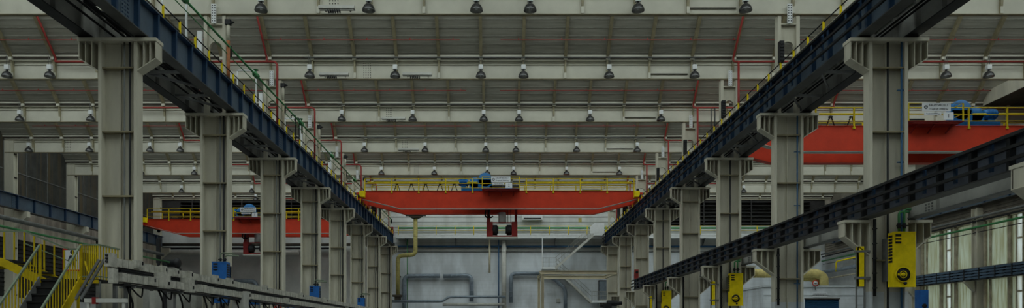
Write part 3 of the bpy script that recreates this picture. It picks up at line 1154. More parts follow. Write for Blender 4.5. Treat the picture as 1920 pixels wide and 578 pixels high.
    part('travel_motor', MB().box(xs - .9, xs + .1, y0 - .3, y0 + .2, hz, hz + .25).lathe((xs - m * 1.2, y0, hz + .18), [(.0, -.3), (.17, -.3), (.17, .3), (.0, .3)], 12, 'x'), 'black_steel', t)
    # red load frame with two black reels hung under the girders
    if hook:
        yc = yf + gauge / 2 + .25
        xh = xs + .05
        fr = MB()
        fr.box(xh - 1.2, xh - .92, yc - .35, yc + .35, 8.75, ztop + .2)
        fr.box(xh + 1.05, xh + 1.25, yc - .3, yc + .3, 8.75, ztop + .2)
        fr.box(xh - 1.22, xh - .72, yc - .5, yc + .5, 7.72, 8.95)
        fr.box(xh + .82, xh + 1.27, yc - .5, yc + .5, 7.72, 8.95)
        fr.box(xh - .9, xh + 1.1, yc - .45, yc - .35, 8.82, 8.92)
        fr.box(xh - .9, xh + 1.1, yc - .45, yc + .45, 7.74, 7.84)
        lf = part('load_frame', fr, 'dark_red', t)
        part('kick_plate', MB().box(xh - 1.25, xh + 1.3, yc - .56, yc + .56, 7.62, 7.72), 'pale_steel', lf)
        for x in (xh - .55, xh + .6):
            part('cable_reel', MB().disc((x, yc - .1, 8.32), .42, 'x', 18, t=.2).disc((x, yc - .1, 8.32), .3, 'x', 18, t=.28), 'black_steel', lf)
        part('sheave_block', MB().lathe((xh + .05, yc, 8.9), [(.0, 0), (.32, 0), (.32, .85), (.0, .85)], 14, 'z'), 'white_enamel', lf)
        hk = MB()
        for i in range(2):
            hk.tube([(xh - 1.28 + .28 * i, yc - .4, 9.9), (xh - 1.35 + .28 * i, yc - .45, 9.45), (xh - 1.15 + .28 * i, yc - .45, 9.25), (xh - 1.0 + .28 * i, yc - .4, 9.42)], .06, 8, bend=.12)
        part('hook', hk, 'black_steel', lf)
        part('rope', MB().tube([(xh + .5, yc, 8.9), (xh + .5, yc, ztop)], .025, 6).tube([(xh + .75, yc, 8.9), (xh + .75, yc, ztop)], .025, 6), 'black_steel', lf)
    return t


crane('2', 57.0, -10.9, 11.2, .28, -1, 1.27, 'orange-red overhead crane spanning the main aisle, signed with number 2')
crane('1', 39.0, 12.68, 34.2, 23.3, 1, 2.15, 'orange-red overhead crane over the right aisle, signed with number 1', hook=False)
crane('3', 70.0, -34.45, -12.62, -23.94, -1, .4, 'orange-red overhead crane over the left aisle behind the columns, signed with number 3', dz0=-.15)
beam_RWU = runway('runway_beam', 'crane runway beam high along the right wall, under the far end of the crane', 34.2, -1, 9.06, 10.1, 30, YE - 1, NAV, GB, plates=False, step=2.5, phase=.3)

# ------------------------------------------------------------------ far wall: gallery, stair, frame, pipes
YG0, YG1 = 74.75, YB - .05
ZGAL = 10.12
t = thing('wall_gallery', 'white gallery walkway with yellow railing along the far wall', 'gallery', (2, YG0 + .6, ZGAL - .4))
GX0, GX1 = -10.6, 33.0
part('slab', MB().box(GX0, GX1, YG0, YG1, ZGAL - .3, ZGAL), 'white_enamel', t)
part('toe_board', MB().box(GX0, GX1, YG0 - .03, YG0, ZGAL - .05, ZGAL + .12), 'white_enamel', t)
for z in (ZGAL + .95, ZGAL + .5):
    part('railing', MB().tube([(GX0, YG0, z), (GX1, YG0, z)], .025, 6), 'yellow', t)
x = GX0 + .3
while x < GX1:
    part('railing_post', MB().box(x - .035, x + .035, YG0 - .03, YG0 + .03, ZGAL, ZGAL + .98), 'yellow', t)
    x += 1.96
for i in range(9):
    x = GX0 + 1 + i * 5.2
    part('bracket', MB().prism([(YG0 + .1, ZGAL - .3), (YG1, ZGAL - .3), (YG1, ZGAL - 1.0), (YG1 - .1, ZGAL - 1.0)], 'x', x - .03, x + .03), 'grey_steel', t)
solo('green_pipe', MB().tube([(-10.4, YG1 - .35, 10.98), (33, YG1 - .35, 10.98)], .1, 8), 'green_pipe', 'green pipe running behind the yellow gallery railing on the far wall', 'pipe')
solo('service_pipe', MB().tube([(-11.2, YB - .25, 9.06), (30, YB - .25, 9.06)], .1, 8), 'shutter_blue', 'long dark blue pipe across the far wall below the gallery', 'pipe')
solo('cable_tray', MB().box(-11, 30, YB - .12, YB - .02, 8.5, 8.58), 'grey_steel', 'thin grey tray across the far wall under the dark blue pipe', 'cable tray')

YP = YB - .4


def wpipe(name, pts, r, m, label, cat='pipe', bend=.5, y=YP, ribs=0, n=10, group=None):
    q = [P(a, c, y) for a, c in pts]
    t = thing(name, label, cat, q[-1], group)
    rb = MB().tube(q, r, n, bend=bend)
    if ribs:
        for a, c in zip(q[:-1], q[1:]):
            L = (c - a).length
            d = (c - a).normalized()
            k = .6
            while k < L - .5:
                rb.tube([a + d * k, a + d * (k + .05)], r * 1.07, n)
                k += ribs
    part('pipe', rb, m, t)
    # wall clips
    cl = MB()
    a, c = q[-2], q[-1]
    mid = (a + c) / 2
    cl.box(mid.x - .05, mid.x + .05, mid.y, YB, mid.z - .05, mid.z + .05)
    part('wall_clip', cl, 'grey_steel', t)
    return t


wpipe('air_duct', [(758, 582), (758, 518), (825, 517.5)], .22, 'duct_steel', 'grey spiral duct on the far wall, bending right to an open end', 'duct', .6, ribs=.5)
wpipe('air_duct', [(884, 566), (884, 517), (831, 518)], .22, 'duct_steel', 'grey spiral duct on the far wall, bending left to an open end', 'duct', .6, ribs=.5)
wpipe('air_duct', [(958, 568), (958, 513.5), (1013, 513.5)], .2, 'duct_steel', 'grey duct on the far wall running into the beige frame', 'duct', .5, ribs=.5)
wpipe('air_duct', [(1032, 520), (1040, 524), (1060, 542), (1060, 584)], .2, 'duct_steel', 'grey duct slanting down inside the beige frame', 'duct', .5, ribs=.5)
wpipe('steam_pipe', [(730, 565.5), (830, 565.5), (841, 557), (948, 557)], .14, 'duct_steel', 'long grey pipe low on the far wall with a raised right half', 'pipe', .3, y=YB - 1.2)
wpipe('steam_pipe', [(830, 571.5), (946, 571.5)], .15, 'cabinet_grey', 'pale lagged pipe lowest on the far wall under the raised grey pipe', 'pipe', 0, y=YB - 1.2, ribs=.9)
wpipe('vertical_duct', [(945, 584), (945, 452)], .25, 'pale_steel', 'white vertical duct on the far wall below the hanging load frame', 'duct', 0, ribs=1.4)
wpipe('downpipe', [(918, 447), (918, 512)], .1, 'cream_steel', 'short beige pipe ending halfway down the far wall', 'pipe', 0)
wpipe('downpipe', [(935, 450), (935, 578)], .06, 'shutter_blue', 'thin blue pipe beside the white vertical duct', 'pipe', 0)
wpipe('downpipe', [(763.5, 448), (763.5, 578)], .035, 'green_pipe', 'thin dark green pipe near the left end of the far wall', 'pipe', 0)
wpipe('downpipe', [(733, 470), (733, 552)], .05, 'pipe_red', 'thin red pipe at the left end of the far wall', 'pipe', 0)
t = wpipe('olive_pipe', [(779, 403), (779, 478), (746, 480), (746, 553)], .21, 'olive_pipe', 'olive pipe stepping down the far wall from a hopper plate', 'pipe', .5, y=73.9, ribs=1.6)
hp = MB()
a, c = P(760, 404, 73.9), P(798, 404, 73.9)
hp.box(a.x, c.x, 73.4, 74.4, a.z - .02, a.z + .1)
hp.prism([(a.x + .2, a.z), (c.x - .2, a.z), (c.x - .7, a.z - .3), (a.x + .7, a.z - .3)], 'y', 73.5, 74.3)
part('hopper_plate', hp, 'gutter', t)
ft = MB()
a = P(746, 555, 73.9)
ft.box(a.x - .5, a.x + .4, 73.5, 74.3, a.z - .1, a.z + .1).box(a.x - .3, a.x + .3, 73.6, 74.2, a.z - .45, a.z - .1)
part('foot_flange', ft, 'gutter', t)

# air conditioner and small yellow sign under the crane
a, c = P(979, 404, YB - .5), P(1017, 408, YB - .5)
t = thing('air_handling_unit', 'slim white air unit high on the far wall under the crane', 'air unit', (a.x + 1, YB - .5, c.z - .2))
part('casing', MB().box(a.x, c.x, YB - .8, YB - .02, c.z - .25, a.z + .25), 'white_enamel', t)
part('outlet_slot', MB().box(a.x + .15, c.x - .15, YB - .83, YB - .8, c.z - .18, c.z - .08), 'black_steel', t)
a = P(1087.5, 413, YB)
t = thing('warning_plate', 'small ochre plate on the far wall above the gallery', 'sign', (a.x, YB - .03, a.z))
part('plate', MB().box(a.x - .17, a.x + .17, YB - .05, YB, a.z - .22, a.z + .22), 'olive_pipe', t)
part('bolt_heads', MB().box(a.x - .13, a.x - .09, YB - .07, YB - .05, a.z + .15, a.z + .19).box(a.x + .09, a.x + .13, YB - .07, YB - .05, a.z + .15, a.z + .19), 'grey_steel', t)
a = P(1047, 564, YB)
solo('junction_box', MB().box(a.x - .2, a.x + .2, YB - .12, YB, a.z - .2, a.z + .2).box(a.x - .15, a.x + .15, YB - .14, YB - .12, a.z - .15, a.z + .15), 'cabinet_grey', 'small square junction box on the far wall inside the beige frame', 'box')

# white wall stair: gallery > middle landing > lower landing with a door
SY0, SY1 = 74.1, 75.0
sp = lambda px, py: (ZX(px, SY0), ZZ(py, SY0))
t = thing('wall_stair', 'white two-flight steel stair with landings on the far wall', 'stair', (7.5, SY0 + .5, 3.2))
top, mid1, mid0, low0, low1 = sp(1113, 438), sp(1041, 501), sp(1017, 501), sp(1111, 564), (11.28, sp(1140, 564)[1])


def flight(a, c, nm, y0, y1, n):
    for y in (y0, y1):
        part('stringer', MB().prism([(a[0], a[1]), (c[0], c[1]), (c[0], c[1] - .3), (a[0], a[1] - .3)], 'y', y - .025, y + .025), 'pale_steel', t)
    for i in range(n):
        f = (i + .5) / n
        x, z = a[0] + (c[0] - a[0]) * f, a[1] + (c[1] - a[1]) * f
        part('tread', MB().box(x - .13, x + .13, y0 + .03, y1 - .03, z - .08, z - .05), 'pale_steel', t)
    rl = MB()
    for h in (.95, .5):
        rl.tube([(a[0], y0, a[1] + h), (c[0], y0, c[1] + h)], .02, 6)
    for i in range(26):
        f = i / 25
        x, z = a[0] + (c[0] - a[0]) * f, a[1] + (c[1] - a[1]) * f
        rl.box(x - 0.011, x + 0.011, y0 - 0.011, y0 + 0.011, z - .1, z + .95)
    part('railing', rl, 'beam_grey', t)


flight(mid1, top, 'upper', SY0, SY1, 15)
flight((mid1[0] + .2, mid1[1]), low0, 'lower', SY0 + .95, SY1 + .85, 15)
for (a, c) in ((mid0, mid1), (low0, low1)):
    part('landing', MB().box(a[0], c[0], SY0, SY1 + .9, a[1] - .2, a[1]), 'white_enamel', t)
    r = MB()
    for h in (.95, .5):
        r.tube([(a[0], SY0, a[1] + h), (c[0], SY0, a[1] + h)], .02, 6)
    for i in range(10):
        x = a[0] + (c[0] - a[0]) * i / 9
        r.box(x - 0.011, x + 0.011, SY0 - 0.011, SY0 + 0.011, a[1], a[1] + .95)
    part('landing_railing', r, 'beam_grey', t)
part('landing', MB().box(top[0], 11.28, SY0, YG0, top[1] - .2, top[1]), 'white_enamel', t)
part('sheet_panel', MB().prism([(top[0] - .35, top[1]), (ZX(1133, SY0), top[1]), (ZX(1133, SY0), top[1] + 1.05), (top[0] + .1, top[1] + 1.05), (top[0] - .35, top[1] + .7)], 'y', SY0 - .02, SY0 + .02), 'white_enamel', t)
part('hanger_post', MB().box(mid0[0] - .05, mid0[0] + .05, SY0, SY0 + .1, mid0[1] - .2, ZGAL - .3), 'white_enamel', t)
# door on the lower landing
a, c = P(1122, 526, YB), P(1139, 526, YB)
dz = low0[1]
d = thing('door_1', 'grey steel door on the lower stair landing of the far wall', 'door', ((a.x + c.x) / 2, YB, dz), kind='structure')
part('leaf', MB().box(a.x + .06, c.x - .06, YB - .06, YB, dz, a.z - .06), 'duct_steel', d)
part('door_frame', MB().box(a.x, a.x + .07, YB - .1, YB, dz, a.z).box(c.x - .07, c.x, YB - .1, YB, dz, a.z).box(a.x, c.x, YB - .1, YB, a.z - .07, a.z), 'black_steel', d)
part('door_handle', MB().box(a.x + .12, a.x + .24, YB - .12, YB - .06, dz + .95, dz + 1.0), 'black_steel', d)

# beige steel frame in front of the stair
t = thing('portal_frame', 'beige steel portal frame with I-beams in front of the white stair', 'frame', (7.8, 71, FLOOR))
FX0, FX1, FYa, FYb, FZ = 4.25, 11.25, 68.0, 73.9, 5.84


def ibeam(b, p, q, h, w):
    p, q = Vector(p), Vector(q)
    up = Vector((0, 0, h / 2 - .015))
    b.bar(p + up, q + up, w, .03).bar(p - up, q - up, w, .03).bar(p, q, .02, h - .03)
    return b


for y in (FYa, FYb):
    part('cross_beam', ibeam(MB(), (FX0 - .15, y, FZ - .16), (FX1, y, FZ - .16), .34, .22), 'cream_steel', t)
    part('post', MB().box(FX0 - .13, FX0 - .1, y - .13, y + .13, FLOOR, FZ - .33).box(FX0 + .1, FX0 + .13, y - .13, y + .13, FLOOR, FZ - .33).box(FX0 - .1, FX0 + .1, y - .01, y + .01, FLOOR, FZ - .33), 'cream_steel', t)
for x in (FX0, FX1 - .15):
    part('side_beam', ibeam(MB(), (x, FYa, FZ - .16), (x, FYb, FZ - .16), .3, .2), 'cream_steel', t)
part('gusset', MB().prism([(FX0 - .4, FZ - .0), (FX0, FZ - .0), (FX0, FZ - .4), (FX0 - .12, FZ - .4)], 'y', FYa - .02, FYa + .02), 'cream_steel', t)
# dark drive unit on its right post
a = P(1150, 569, 66)
t = thing('motor_drive', 'dark motor and gearbox unit low beside the right column near the far wall', 'motor', (a.x, 66, a.z - .5))
part('motor', MB().lathe((a.x, 66, a.z), [(0, -.6), (.22, -.6), (.26, -.5), (.26, .3), (.16, .42), (.16, .8), (0, .8)], 14, 'x'), 'black_steel', t)
part('gearbox', MB().box(a.x - .9, a.x - .2, 65.7, 66.3, a.z - .5, a.z - .05).box(a.x - 1.2, a.x - .9, 65.85, 66.15, a.z - .4, a.z - .15), 'black_steel', t)
part('bracket', MB().box(a.x - .2, a.x + .3, 65.9, 66.95, a.z - .45, a.z - .25), 'grey_steel', t)

# ------------------------------------------------------------------ fan heaters on the columns


def heater(label, xc, yf, z0, z1, w, d, m, group, mir):
    """Upright sheet-steel fan heater; mir = side carrying the louvres (-1 left, 1 right)."""
    t = thing('fan_heater', label, 'heater', (xc, yf + d / 2, z0), group)
    x0, x1 = xc - w / 2, xc + w / 2
    e = .012
    cz = z0 + .36
    part('casing', MB().box(x0, x1, yf, yf + d, z0, z1).box(x0 - e, x1 + e, yf - e, yf + .02, z1 - .03, z1 + e).box(x0 - e, x1 + e, yf - e, yf + .02, z0 - e, z0 + .03), m, t)
    xs = x0 if mir < 0 else x1
    lv = MB()
    n = 9
    for i in range(n):
        z = z0 + .72 + (z1 - z0 - .78) * i / n
        lv.box(xs + mir * .0, xs + mir * .012, yf + .05, yf + d - .05, z, z + .065)
    part('side_louvres', lv, 'black_steel', t)
    gx = x0 + .06 if mir < 0 else x0 + .06
    part('intake_grille', MB().box(gx, gx + .17, yf - .012, yf + .01, z1 - .34, z1 - .06), 'black_steel', t)
    for j in range(2):
        zz = z1 - .16 - .1 * j
        part('grille_slat', MB().box(gx, gx + .17, yf - .03, yf - .012, zz - .022, zz + .022), m, t)
    cx = xc - .05
    fan = MB().disc((cx, yf - .012, cz), .215, 'y', 24, t=.012)
    f = part('fan_opening', fan, 'black_steel', t)
    part('fan_ring', MB().disc((cx, yf - .03, cz), .235, 'y', 24, r0=.205, t=.012).disc((cx, yf - .035, cz), .11, 'y', 20, r0=.09, t=.01), m, f)
    part('fan_hub', MB().lathe((cx, yf - .03, cz), [(0, -.04), (.05, -.03), (.06, .02)], 12, 'y').box(cx - .17, cx - .05, yf - .045, yf - .03, cz - .03, cz + .03), m, f)
    part('drain_cock', MB().lathe((cx + .05, yf - .05, z0 + .1), [(0, -.03), (.045, -.02), (.045, .03)], 10, 'y'), 'black_steel', t)
    part('wall_bracket', MB().box(x0 + .08, x0 + .14, yf + d, yf + .8, z0 + .2, z1 - .12), 'grey_steel', t)
    part('wall_bracket', MB().box(x1 - .14, x1 - .08, yf + d, yf + .8, z0 + .2, z1 - .12), 'grey_steel', t)
    return t


RH = ['yellow fan heater with round fan and louvres, on the %s right column' % o for o in ('nearest', 'third', 'fifth')]
for i, k in enumerate((0, 2, 4)):
    y = YK(k)
    heater(RH[i], 12.06, y - .56, 1.36, 2.98, .66, .3, 'yellow', 'yellow fan heaters on the right columns', -1)
    # green supply and return pipes with cocks
    t = thing('heater_pipes', 'pair of green heating pipes with cocks above the yellow heater on the %s right column' % ('nearest', 'third', 'fifth')[i], 'pipe', (12.1, y - .3, 3.0), 'heater pipe pairs')
    for j, x in enumerate((12.04, 12.2)):
        part('pipe', MB().tube([(x, y - .3, 3.03), (x, y - .3, 3.62 + .08 * j), (x + .3 - .1 * j, y - .3, 3.62 + .08 * j)], .035, 8, bend=.1), 'green_pipe', t)
        part('cock', MB().lathe((x, y - .3, 3.2), [(.05, -.08), (.06, 0), (.05, .08)], 8).box(x - .1, x + .1, y - .36, y - .33, 3.18, 3.22), 'black_steel', t)
    # caged ladder with a yellow guard on the column's hall side
    t = thing('guarded_ladder', 'grey ladder with yellow guard plate beside the %s right column' % ('nearest', 'third', 'fifth')[i], 'ladder', (11.1, y + .1, FLOOR), 'guarded ladders')
    for x in (10.95, 11.2):
        part('stile', MB().box(x - .02, x + .02, y + .05, y + .1, FLOOR, 2.5), 'grey_steel', t)
    z = FLOOR + .3
    while z < 2.5:
        part('rung', MB().tube([(10.95, y + .08, z), (11.2, y + .08, z)], .012, 6), 'grey_steel', t)
        z += .28
    part('guard_plate', MB().box(10.96, 11.14, y - .02, y + .04, 1.4, 2.62).box(10.96, 10.98, y - .02, y + .12, 1.4, 2.62), 'yellow', t)
    part('clamp', MB().box(10.9, 11.33, y - .03, y + .12, 1.62, 1.7), 'grey_steel', t)
    part('clamp', MB().box(10.9, 11.33, y - .03, y + .12, 2.44, 2.5), 'grey_steel', t)
for i, k in enumerate((1, 3, 5)):
    y = YK(k)
    o = ('second', 'fourth', 'sixth')[i]
    heater('blue fan heater with grille, on the %s left column' % o, -11.18, y - .5, 1.2, 2.84, .58, .4, 'blue_box', 'blue fan heaters on the left columns', 1)
    t = thing('heater_pipes', 'pair of green pipes hooked over the blue heater on the %s left column' % o, 'pipe', (-11.1, y - .3, 2.85), 'heater pipe pairs')
    for j, x in enumerate((-11.2, -11.02)):
        part('pipe', MB().tube([(x, y - .28, 2.84), (x, y - .28, 3.22 - .1 * j), (x + .55, y - .28, 3.2 - .1 * j)], .03, 8, bend=.1), 'rail_green', t)
        part('cock', MB().box(x - .07, x + .07, y - .36, y - .3, 2.93, 2.97).lathe((x, y - .28, 2.95), [(.04, -.06), (.055, 0), (.04, .06)], 8), 'black_steel', t)

# black cable drops below the lower right beam
for k in range(0, 5):
    x, y = 11.44, YK(k) - .06
    t = thing('cable_drop', 'black clipped cable dropping from the lower runway beam on the %s right column' % CO[k], 'cable', (x, y, 1.1), 'black cable drops')
    part('cable', MB().tube([(x, y, 1.1), (x, y, 3.44)], .05, 8), 'rubber', t)
    for j in range(5):
        z = 1.35 + .45 * j
        part('clip', MB().box(x - .055, x + .055, y - .05, y + .05, z - .018, z + .018), 'black_steel', t)

# ------------------------------------------------------------------ left: yellow stair
GR = -1.7
Yt, ZL = 20.5, 1.52
SX0, SX1 = -13.03, -11.86
t = thing('yellow_stair', 'yellow steel stair with black treads and railings beside the nearest left column', 'stair', (-12.6, 19.5, FLOOR))
run = (ZL - FLOOR) / 1.06
Yb = Yt - run
for x in (SX0, SX1):
    part('stringer', MB().prism([(Yb - .1, FLOOR), (Yb + .2, FLOOR), (Yt + .05, ZL - .2), (Yt + .05, ZL + .1), (Yt - .02, ZL + .1)], 'x', x - .02, x + .02), 'stair_yellow' if x == SX1 else 'grey_steel', t)
nst = 15
for i in range(nst):
    f = (i + 1) / nst
    z = FLOOR + (ZL - FLOOR) * f
    y = Yb + run * f
    part('tread', MB().box(SX0 + .02, SX1 - .02, y, y + .26, z - .035, z).box(SX0 + .02, SX1 - .02, y - .012, y, z - .05, z + .002), 'stair_black', t)
    part('riser', MB().box(SX0 + .02, SX1 - .02, y + .015, y + .025, z - (ZL - FLOOR) / nst, z - .03), 'stair_black', t)
for x in (SX0, SX1):
    hr = part('handrail', MB().bar((x, Yb, FLOOR + .98), (x, Yt, ZL + .98), .05, .05), 'rail_green', t)
    n = 24
    for i in range(n):
        f = (i + .7) / n
        y, z = Yb + run * f, FLOOR + (ZL - FLOOR) * f
        part('baluster', MB().box(x - .012, x + .012, y - .012, y + .012, z + .02, z + .97), 'stair_yellow', t)
    part('newel_post', MB().box(x - .03, x + .03, Yt - .03, Yt + .03, ZL - .1, ZL + 1.0), 'stair_yellow', t)
# landing
LX1, LYb = -11.36, 21.6
part('landing', MB().use(0).box(SX0 - .05, LX1 - .85, Yt, LYb, ZL - .05, ZL).box(LX1 - .85, LX1, Yt, LYb - .0 if False else 21.6, ZL - .05, ZL).use(1).box(SX1, LX1, Yt - .02, Yt + .02, ZL - .12, ZL - .02), ['stair_black', 'stair_yellow'], t)
rl = MB()
for (xa, ya, xb, yb) in ((SX1, Yt, LX1, Yt), (LX1, Yt, LX1, 21.6), (SX0 + .15, LYb, -12.2, LYb)):
    rl.bar((xa, ya, ZL + .98), (xb, yb, ZL + .98), .045, .045)
    rl.bar((xa, ya, ZL + .08), (xb, yb, ZL + .08), .03, .03)
part('landing_rail', rl, 'rail_green', t)
for (xa, ya, xb, yb, n) in ((SX1, Yt, LX1, Yt, 9), (LX1, Yt, LX1, 21.6, 7), (SX0 + .15, LYb, -12.2, LYb, 3)):
    for i in range(n):
        f = (i + .6) / n
        x, y = xa + (xb - xa) * f, ya + (yb - ya) * f
        part('baluster', MB().box(x - .013, x + .013, y - .013, y + .013, ZL, ZL + .97), 'stair_yellow', t)
part('kick_hoop', MB().tube([(-11.72, Yt - .05, ZL + .5), (-11.62, Yt - .12, ZL + .25), (-11.45, Yt - .12, ZL - .05), (-11.62, Yt - .08, ZL - .2), (-11.9, Yt - .08, ZL - .2)], .025, 8, bend=.12), 'stair_yellow', t)
for x, y in ((-11.42, 20.6), (-11.42, 21.5), (-13.0, 21.5)):
    part('landing_leg', MB().box(x - .05, x + .05, y - .05, y + .05, FLOOR, ZL - .05), 'grey_steel', t)
# upper flight to the left and its platform
UX0, UX1, ZU = -14.2, -13.0, 2.12
part('upper_stringer', MB().prism([(UX1 + .05, ZL - .24), (UX1 + .05, ZL + .04), (UX0, ZU + .02), (UX0 - 2.2, ZU + .02), (UX0 - 2.2, ZU - .22), (UX0, ZU - .22)], 'y', Yt + .1, Yt + .14), 'stair_yellow', t)
part('upper_stringer', MB().prism([(UX1 + .05, ZL - .24), (UX1 + .05, ZL + .04), (UX0, ZU + .02), (UX0 - 2.2, ZU + .02), (UX0 - 2.2, ZU - .22), (UX0, ZU - .22)], 'y', LYb - .02, LYb + .02), 'stair_yellow', t)
for i in range(4):
    x = UX1 - .3 * (i + .5)
    z = ZL + (ZU - ZL) * (i + .8) / 4
    part('tread', MB().box(x - .16, x + .14, Yt + .14, LYb - .02, z - .035, z), 'stair_black', t)
part('platform', MB().box(UX0 - 2.2, UX0, Yt + .14, LYb - .02, ZU - .05, ZU), 'stair_black', t)
ur = MB()
ur.bar((-12.85, LYb, ZL + .98), (UX0, LYb, ZU + .92), .045, .045).bar((UX0, LYb, ZU + .92), (UX0 - 2.2, LYb, ZU + .92), .045, .045)
ur.bar((-12.85, LYb, ZL + .62), (UX0, LYb, ZU + .56), .03, .03)
part('upper_rail', ur, 'rail_green', t)
for i in range(11):
    x = -13.0 - i * .3
    z = ZL + (ZU - ZL) * min(1, i * .3 / 1.2)
    part('baluster', MB().box(x - .018, x + .018, LYb - .018, LYb + .018, z, z + .95), 'stair_yellow', t)
part('platform_leg', MB().box(-16.0, -15.9, 21.4, 21.5, FLOOR, ZU - .05), 'grey_steel', t)

# pictogram board behind the landing rail
bx0, bx1, bz0, bz1 = ZX(119, 22.0), ZX(150, 22.0), ZZ(508, 22.0), ZZ(467, 22.0)
yb_ = 22.0
t = thing('pictogram_sign', 'white board with red border and black standing figure behind the stair railing', 'sign', ((bx0 + bx1) / 2, yb_, bz0))
part('board', MB().box(bx0, bx1, yb_, yb_ + .02, bz0, bz1), 'sign_white', t)
fr = MB()
for (x0, x1, z0, z1) in ((bx0 - .02, bx0 + .02, bz0, bz1), (bx1 - .02, bx1 + .02, bz0, bz1), (bx0, bx1, bz1 - .03, bz1 + .01), (bx0, bx1, bz0 - .01, bz0 + .03)):
    fr.box(x0, x1, yb_ - .012, yb_ + .03, z0, z1)
part('border', fr, 'sign_red', t)
fg = MB()
cx = (bx0 + bx1) / 2 + .02
h = bz1 - bz0
fg.disc((cx, yb_ - .006, bz1 - .12 * h - .02), .065, 'y', 16, t=.005)


def poly(b, pts):
    b.prism([(cx + x, bz0 + z * h) for x, z in pts], 'y', yb_ - .01, yb_)


poly(fg, [(-.075, .70), (.075, .70), (.05, .46), (-.05, .46)])
poly(fg, [(-.075, .70), (-.05, .66), (-.11, .44), (-.14, .45)])
poly(fg, [(.075, .70), (.05, .66), (.11, .44), (.14, .45)])
poly(fg, [(-.05, .47), (0, .47), (-.06, .16), (-.11, .16)])
poly(fg, [(.05, .47), (0, .47), (.06, .16), (.11, .16)])
part('figure', fg, 'sign_ink', t)
part('backing_post', MB().box(bx0 + .05, bx0 + .11, yb_ + .02, yb_ + .08, FLOOR, bz1).box(bx1 - .11, bx1 - .05, yb_ + .02, yb_ + .08, FLOOR, bz1), 'yellow', t)

# ------------------------------------------------------------------ cable trunking line in front of the left columns
XT = -10.0
YT0, YT1 = 18.4, 58.0
t = thing('cable_trunking', 'two-tier line of pale grey cable trunking with boxes running in front of the left columns', 'trunking', (XT, 38, FLOOR))
tiers = ((1.80, 2.02, 0.0), (1.42, 1.64, .12))
for ti, (z0, z1, dx) in enumerate(tiers):
    y = YT0 + .25
    while y < YT1:
        b_ = MB()
        n = 9
        for i in range(n):
            ya = y + i * .29
            o = random.uniform(-.006, .006)
            b_.box(XT + dx - .16 + o, XT + dx + .14 + o, ya + .014, ya + .276, z0, z1 + random.uniform(-.006, .006))
        b_.box(XT + dx - .1, XT + dx + .1, y, y + n * .29, z0 + .03, z1 - .03)
        part('trunking_section', b_, 'trunking', t)
        y += n * .29
# tap-off boxes of several sizes
rnd = random.Random(3)
for y, z0, z1, w, d in ((21.0, 1.38, 1.82, .55, .2), (22.7, 1.36, 1.8, .5, .2), (20.3, 1.42, 1.66, .4, .14), (26.4, 1.78, 2.08, .4, .1), (25.0, 1.78, 2.08, .45, .1), (30.4, 1.78, 2.08, .5, .1),
                        (36.0, 1.78, 2.08, .5, .1), (28.2, 1.4, 1.7, .5, .1), (33.5, 1.4, 1.7, .5, .1), (19.7, 1.84, 2.06, .4, .08), (41.0, 1.76, 2.1, .6, .1), (21.2, 1.79, 2.05, .3, .06), (22.0, 1.79, 2.05, .3, .06), (23.0, 1.79, 2.05, .3, .06), (24.0, 1.42, 1.68, .5, .08), (47, 1.4, 1.72, .6, .1)):
    bxx = part('tap_off_box', MB().box(XT + .1, XT + .14 + d, y - w / 2, y + w / 2, z0, z1).box(XT + .14 + d, XT + .15 + d, y - w / 2 + .03, y + w / 2 - .03, z0 + .03, z1 - .03), 'trunking', t)
    part('box_handle', MB().box(XT + .15 + d, XT + .18 + d, y + w * .2, y + w * .28, z0 + .1, z0 + .2), 'black_steel', bxx)
# upright end boxes with knobs
eb = part('end_box', MB().box(-10.0, -9.84, 18.3, 18.62, 1.77, 2.12).box(-9.9, -9.76, 18.3, 18.52, 1.35, 1.73).box(-9.95, -9.88, 18.4, 18.5, 1.5, 1.9), 'trunking', t)
for z in (1.9, 1.98, 2.06):
    part('knob', MB().lathe((-9.93, 18.3, z), [(0, -.04), (.035, -.03), (.035, 0)], 10, 'y'), 'black_steel', eb)
part('ladder_tray', MB().box(XT - .12, XT + .1, YT0 + .5, YT1, 1.66, 1.78), 'black_steel', t)
for j in range(3):
    part('cable', MB().tube([(XT - .03 + .06 * j, YT0 + .5, 1.68 + .02 * j), (XT - .03 + .06 * j, YT1, 1.68 + .02 * j)], .025, 6), 'rubber', t)
part('bottom_rail', MB().box(XT - .1, XT + .2, YT0 + .5, YT1, 1.33, 1.38), 'black_steel', t)
y = YT0 + 1.0
i = 0
while y < YT1:
    part('support_post', MB().box(XT - .03, XT + .03, y - .03, y + .03, FLOOR + .09, 2.05 if i else 1.8).box(XT - .18, XT + .25, y - .04, y + .04, 1.28, 1.33), 'grey_steel', t)
    y += 2.9
    i += 1
t.location.z -= .09
# slanted cable ladders at the near end
part('cable_ladder', MB().bar((-10.75, 18.35, .95), (-10.15, 18.35, 1.95), .05, .06).bar((-10.62, 18.35, .95), (-10.02, 18.35, 1.95), .05, .06), 'grey_steel', t)
# hanging cable loops under the trunking
for i in range(9):
    y = 19.4 + i * 1.55 + rnd.uniform(-.3, .3)
    pts = [(XT + .1, y, 1.33), (XT + .15, y + .15, 1.05 - rnd.random() * .2), (XT + .05, y + .4, .95 - rnd.random() * .2), (XT, y + .45, .3), (XT, y + .45, FLOOR + .09)]
    part('cable_loop', MB().tube(pts, .03, 6, bend=.15), 'rubber', t)
    pts = [(XT + .12, y + .1, 1.33), (XT + .2, y + .4, 1.1), (XT + .1, y + .8, 1.0 + rnd.random() * .1), (XT + .1, y + .85, 1.33)]
    part('cable_loop', MB().tube(pts, .022, 6, bend=.15), 'rubber', t)

